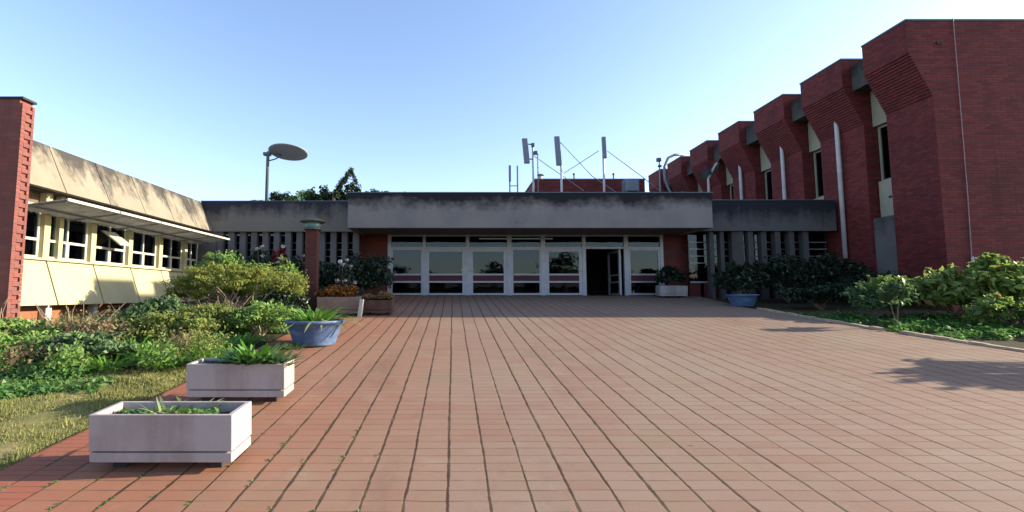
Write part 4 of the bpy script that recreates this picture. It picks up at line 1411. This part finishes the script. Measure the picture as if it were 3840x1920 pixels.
# small self-sown plants between the shrubs
kinds = [("dry_weed", "small dry brown weed in the left bed", L['dry'], 0.05, 150), ("low_plant", "small low leafy green plant in the left bed", L['green'], 0.06, 190),
         ("low_plant", "small pale olive plant in the left bed", L['low_olive'], 0.05, 190)]
spots = []
while len(spots) < 42:
    x, y = random.uniform(-8.0, -3.6), random.uniform(6.4, 10.2)
    if x < -7.4 and y > 8.8:
        continue
    if all((x - a) ** 2 + (y - b) ** 2 > 0.09 for a, b in spots):
        spots.append((x, y))
protos = []
for nm, lb, mt, sz, n in kinds:
    cl = clumpy(0, 0, 0.16, 0.22, 0.18, 0.17, 9, int(n * 1.5), 0.85)
    protos.append((nm, lb, mt, leaves(cl, sz, 0.42)))
firsts = {}
for i, (x, y) in enumerate(spots):
    k = i % 3
    nm, lb, mt, v = protos[k]
    if k not in firsts:
        o = fast_mesh(nm, v, 4, mt)
        firsts[k] = o
    else:
        o = firsts[k].copy()
        COL.objects.link(o)
    sc_ = random.uniform(0.75, 1.35)
    o.location = (x, y, zt(y) - 0.02)
    o.scale = (sc_, sc_, sc_ * random.uniform(0.8, 1.3))
    o.rotation_euler = (0, 0, random.uniform(0, 6.28))
    tag(o, lb, "plant", ["dry weeds scattered in the left bed", "low green plants scattered in the left bed", "pale olive plants scattered in the left bed"][k])

# ground covers (nobody could count the leaves)
cl = []
for _ in range(240):
    x, y = random.uniform(-8.5, -3.5), random.uniform(7.0, 12.2)
    if x < -7.5 and y > 9.0:
        continue
    cl.append((x, y, zt(y) + 0.02, 0.24, 0.2, random.uniform(0.05, 0.16), 95))
tag(fast_mesh("ground_cover", leaves(cl, 0.07, 0.5, 0.7, 0.4), 4, L['cover']), kind='stuff')
cl = []
for _ in range(110):
    x, y = random.uniform(-7.6, -4.3), random.uniform(5.15, 6.2)
    if x > -4.9 and y < 5.7:
        continue
    if y < 5.15 + (x + 7.6) * 0.12:
        continue
    cl.append((x, y, zt(y) - 0.02, 0.22, 0.14, random.uniform(0.04, 0.10), 100))
for _ in range(120):
    x, y = random.uniform(-8.0, -4.9), random.uniform(6.2, 7.0)
    cl.append((x, y, zt(y) + 0.0, 0.20, 0.16, random.uniform(0.06, 0.16), 90))
tag(fast_mesh("ground_cover", leaves(cl, 0.06, 0.45, 0.7, 0.4), 4, L['cover']), kind='stuff')
cl = []
for _ in range(190):
    x, y = random.uniform(9.25, 16.5), random.uniform(8.9, 12.6)
    if x < 9.2 + (12.6 - y) * 0.06:
        continue
    cl.append((x, y, zt(y) + 0.0, 0.26, 0.2, random.uniform(0.06, 0.18), 95))
tag(fast_mesh("ground_cover", leaves(cl, 0.08, 0.5, 0.7, 0.4), 4, L['cover']), kind='stuff')

# lawn blades
n = 90000
gx = np.where(RNG.random(n) < 0.12, RNG.uniform(-3.55, -3.33, n), RNG.uniform(-6.2, -3.40, n))
gy = RNG.uniform(2.9, 7.0, n)
patch = np.sin(gx * 2.7 + 1.3 * np.sin(gy * 2.1)) * np.sin(gy * 3.1 + gx) + 0.7 * RNG.normal(size=n)
keep = patch > -0.25
gx, gy = gx[keep], gy[keep]
n = len(gx)
gz = 0.084 * gy - 0.06 + 0.05 * np.exp(-((gy - 6.0 + 0.12 * np.sin(gx * 2)) / 0.16) ** 2) * (gx < -3.6)
tuft = np.clip(np.sin(gx * 9 + 2 * np.sin(gy * 5)) * np.sin(gy * 8 + gx * 3), 0, 1)
h = RNG.uniform(0.016, 0.050, n) * (1 + 0.9 * tuft)
a = RNG.uniform(0, 2 * np.pi, n)
w = 0.006
lean = RNG.normal(size=(n, 2)) * 0.018
v = np.stack([np.stack([gx - w * np.cos(a), gy - w * np.sin(a), gz], 1), np.stack([gx + w * np.cos(a), gy + w * np.sin(a), gz], 1),
              np.stack([gx + lean[:, 0], gy + lean[:, 1], gz + h], 1)], axis=1).reshape(-1, 3)
tag(fast_mesh("lawn_grass", v, 3, L['grass']), kind='stuff')
# weeds in the paving joints
cl = []
for _ in range(70):
    k = random.randint(-1, 8)
    x = -2.80 + 0.276 * k + random.uniform(-0.01, 0.01)
    y = 3.0 + abs(random.gauss(0, 1.1))
    cl.append((x, y, zt(y), 0.012, 0.03, 0.006, 7))
tag(fast_mesh("joint_weeds", leaves(cl, 0.022, 0.5, 0.7, 0.3), 4, L['cover']), kind='stuff')
# strewn dead leaves
n = 9
lx, ly = RNG.uniform(-2.6, 7.5, n), RNG.uniform(3.0, 11.5, n)
cl = [(float(x), float(y), float(0.084 * y + 0.008), 0.004, 0.004, 0.001, 1) for x, y in zip(lx, ly)]
tag(fast_mesh("fallen_leaves", leaves(cl, 0.032, 0.6, 3.0, 0.0), 4, L['dry']), kind='stuff')

# --- right bed
right_mix = [
    ("broadleaf_shrub", "large sunlit broad leaved shrub at the right edge of the picture", (13.9, 11.6, zt(11.6)), (1.25, 0.8, 0.72), 3600, 36, 0.165, 'broad'),
    ("broadleaf_shrub", "broad leaved shrub in the middle of the right bed before the cable", (12.45, 11.8, zt(11.8)), (1.05, 0.75, 0.62), 2900, 32, 0.16, 'broad'),
    ("broadleaf_shrub", "lower broad leaved shrub at the left of the right bed before the concrete column", (11.35, 12.1, zt(12.1)), (0.80, 0.6, 0.52), 2100, 24, 0.14, 'broad'),
    ("broadleaf_shrub", "blue green leafy shrub at the left end of the sunlit right bed", (10.55, 11.9, zt(11.9)), (0.62, 0.5, 0.42), 2200, 20, 0.10, 'bluish'),
    ("broadleaf_shrub", "low sprawling shrub at the front of the right bed", (12.5, 10.5, zt(10.5)), (0.9, 0.5, 0.34), 1900, 22, 0.125, 'broad'),
    ("broadleaf_shrub", "bright green low shrub by the lower right kerb", (13.2, 10.1, zt(10.1)), (1.1, 0.5, 0.32), 3000, 24, 0.11, 'cover'),
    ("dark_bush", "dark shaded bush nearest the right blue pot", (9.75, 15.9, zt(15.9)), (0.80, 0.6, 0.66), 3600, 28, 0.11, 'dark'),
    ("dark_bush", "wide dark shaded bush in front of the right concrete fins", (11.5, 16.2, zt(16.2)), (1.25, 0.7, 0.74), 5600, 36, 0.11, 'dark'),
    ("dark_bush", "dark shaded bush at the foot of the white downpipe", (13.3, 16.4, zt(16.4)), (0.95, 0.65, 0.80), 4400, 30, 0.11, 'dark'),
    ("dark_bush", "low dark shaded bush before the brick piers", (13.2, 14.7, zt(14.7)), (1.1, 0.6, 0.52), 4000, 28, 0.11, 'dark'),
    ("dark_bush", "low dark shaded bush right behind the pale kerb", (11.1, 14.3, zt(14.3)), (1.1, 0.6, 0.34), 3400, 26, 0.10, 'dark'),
]
for nm, lb, loc, r_, n, k, s, mt in right_mix:
    shrub(nm, lb, loc, r_, n, k, s, L[mt], 0.55, None, None, 0.5, 0.34)
# sprigs that stand above the broad leaved shrubs
shrub("broadleaf_shrub", "tall loose sprigs rising from the right shrubs before the cable", (13.35, 11.6, zt(11.6)), (0.42, 0.3, 0.36), 320, 10, 0.14, L['broad'], 0.5, None, None, 1.75, 0.3)
sap = shrub("sapling", "slender blue green sapling by the kerb of the right bed", (9.72, 10.35, zt(10.35)), (0.26, 0.26, 0.34), 360, 12, 0.11, L['bluish'], 0.5, None, None, 1.05, 0.4, 2, cat="sapling")
# young tree standing to the right of the view; only its shade reaches the picture
tr = thing("young_tree", "young tree just right of the view whose shade falls on the paving", "tree", (12.2, 6.75, zt(6.7) - 0.1))
cl = clumpy(0, 0, 1.80, 0.45, 0.72, 0.36, 26, 760, 0.24) + shoots(0, 0, 1.75, 0.45, 0.70, 0.40, 26, 8, 1.5)
fast_mesh("crown", leaves(cl, 0.13, 0.5), 4, L['green'], tr)
mb = MB()
stems(mb, (0, 0, -0.1), [(c[0], c[1], c[2]) for c in cl], 0.028, 0.006, 0.05)
mb.build("trunk", M['bark']).parent = tr


# ------------------------------------------------------------------ trees beyond the roofs
def far_tree(label, loc, h, r_, n, k, size, mat, trunk_r=0.18, name="tree", group="trees beyond the roofs", cr=0.3):
    o = thing(name, label, "tree", loc, group)
    cz = h - r_[2]
    cl = clumpy(0, 0, cz, r_[0], r_[1], r_[2], k, n, cr)
    fast_mesh("crown", leaves(cl, size, 0.5), 4, mat, o)
    mb = MB()
    mb.tube([(0, 0, -0.2), (0.1, 0, h * 0.3), (0, 0.1, h * 0.6), (0, 0, cz)], trunk_r, 8, trunk_r * 0.5)
    stems(mb, (0, 0, h * 0.45), [(c[0], c[1], c[2]) for c in random.sample(cl, min(9, k))], trunk_r * 0.5, 0.02, 0.2)
    mb.build("trunk", M['bark']).parent = o
    return o


far_tree("low leafy tree top behind the dish pole", (-15.6, 42, 1.5), 9.3, (1.7, 1.2, 1.3), 1400, 20, 0.28, L['tree'])
far_tree("leafy tree top right of the dish pole", (-13.4, 42, 1.5), 9.55, (1.9, 1.2, 1.3), 1600, 22, 0.28, L['green'])
far_tree("leafy tree top left of the leaning tree", (-11.5, 41, 1.5), 9.75, (1.7, 1.2, 1.4), 1600, 22, 0.28, L['tree'])
far_tree("dense tree top under the leaning tree", (-9.2, 41, 1.5), 9.9, (1.5, 1.2, 1.4), 1600, 22, 0.28, L['tree'])
far_tree("small tree top above the left end of the canopy", (-6.4, 42, 1.5), 9.75, (1.3, 1.0, 1.1), 1100, 16, 0.26, L['tree'])
far_tree("small tree top above the canopy, right of the others", (-4.3, 42, 1.5), 9.45, (0.9, 1.0, 0.9), 800, 12, 0.26, L['tree'])
lt = thing("leaning_tree", "bent dark conifer top leaning above the roof", "tree", (-10.4, 40, 1.5), "trees beyond the roofs")
pts = [(0, 0, 0), (0.0, 0, 5), (0.1, 0, 8.6), (0.55, 0, 9.5), (1.15, 0, 10.3), (1.6, 0, 10.9)]
MBt = MB().tube(pts, 0.2, 8, 0.05)
MBt.tube([(1.6, 0, 10.9), (1.95, 0, 10.2), (2.15, 0, 9.5)], 0.06, 6, 0.02)
MBt.tube([(1.2, 0, 10.2), (1.6, 0, 10.0), (1.9, 0, 10.0)], 0.04, 6, 0.02)
MBt.build("trunk", M['bark']).parent = lt
cl = []
for i in range(26):
    f = i / 25
    cl.append((0.15 + 1.45 * f, random.uniform(-0.2, 0.2), 8.7 + 2.2 * f + random.uniform(-0.12, 0.12), 0.32 - 0.14 * f, 0.3, 0.32 - 0.1 * f, 60))
for i in range(8):
    f = i / 7
    cl.append((1.6 + 0.45 * f, 0, 10.75 - 1.0 * f, 0.16, 0.18, 0.2, 34))
fast_mesh("crown", leaves(cl, 0.20, 0.35), 4, L['tree'], lt)

for x, h, w_, lb in ((-17.9, 8.7, 1.3, "small tree top just left of the dish pole"), (-7.7, 9.4, 1.2, "tree top right of the leaning tree, before the canopy")):
    far_tree(lb, (x, 42, 1.5), h, (w_, 1.0, 0.9), 1000, 16, 0.26, L['tree'])
# street trees behind the photographer, seen only as reflections in the door glass
for x, y, h, w_, lb in ((-10, -20, 7.6, 2.6, "street tree behind the photographer, left of the path"), (5.5, -26, 7.0, 2.4, "street tree straight behind the photographer"), (14, -22, 8.2, 3.0, "street tree behind the photographer on the right"),
                        (-3.0, -28, 6.2, 2.0, "smaller street tree left of straight behind the photographer"), (-18, -26, 8.0, 2.8, "street tree far to the left behind the photographer"), (22, -28, 7.5, 2.8, "street tree far to the right behind the photographer"),
                        (1.2, -24, 4.6, 1.3, "slim young street tree behind the photographer"), (9.8, -18, 5.2, 1.4, "low street tree behind the photographer, right of the path")):
    far_tree(lb, (x, y, -1.1), h, (w_, 2.0, h * 0.3), 1500, 20, 0.34, L['tree'], 0.2, "street_tree", "street trees behind the camera")
ob = thing("street_house", "long low house across the street behind the photographer", "house", (0, -36, -1.1))
part("wall", MB().box(-26, 28, -42, -36, -1.2, 2.7), M['interior'], ob)
part("roof", MB().add([(-27, -43, 2.7), (29, -43, 2.7), (29, -35.2, 2.7), (-27, -35.2, 2.7), (-27, -39, 4.6), (29, -39, 4.6)], [(0, 3, 2, 1), (3, 2, 5, 4), (1, 0, 4, 5), (0, 4, 3), (1, 2, 5)][::-1]), M['roof'], ob)
for k in range(9):
    x = -23 + 5.6 * k
    w = part("window", MB().box(x, x + 2.2, -36.0, -35.95, 0.2, 1.9), M['frame'], ob)
    part("pane", MB().box(x + 0.1, x + 2.1, -35.95, -35.93, 0.3, 1.8), M['black'], w)
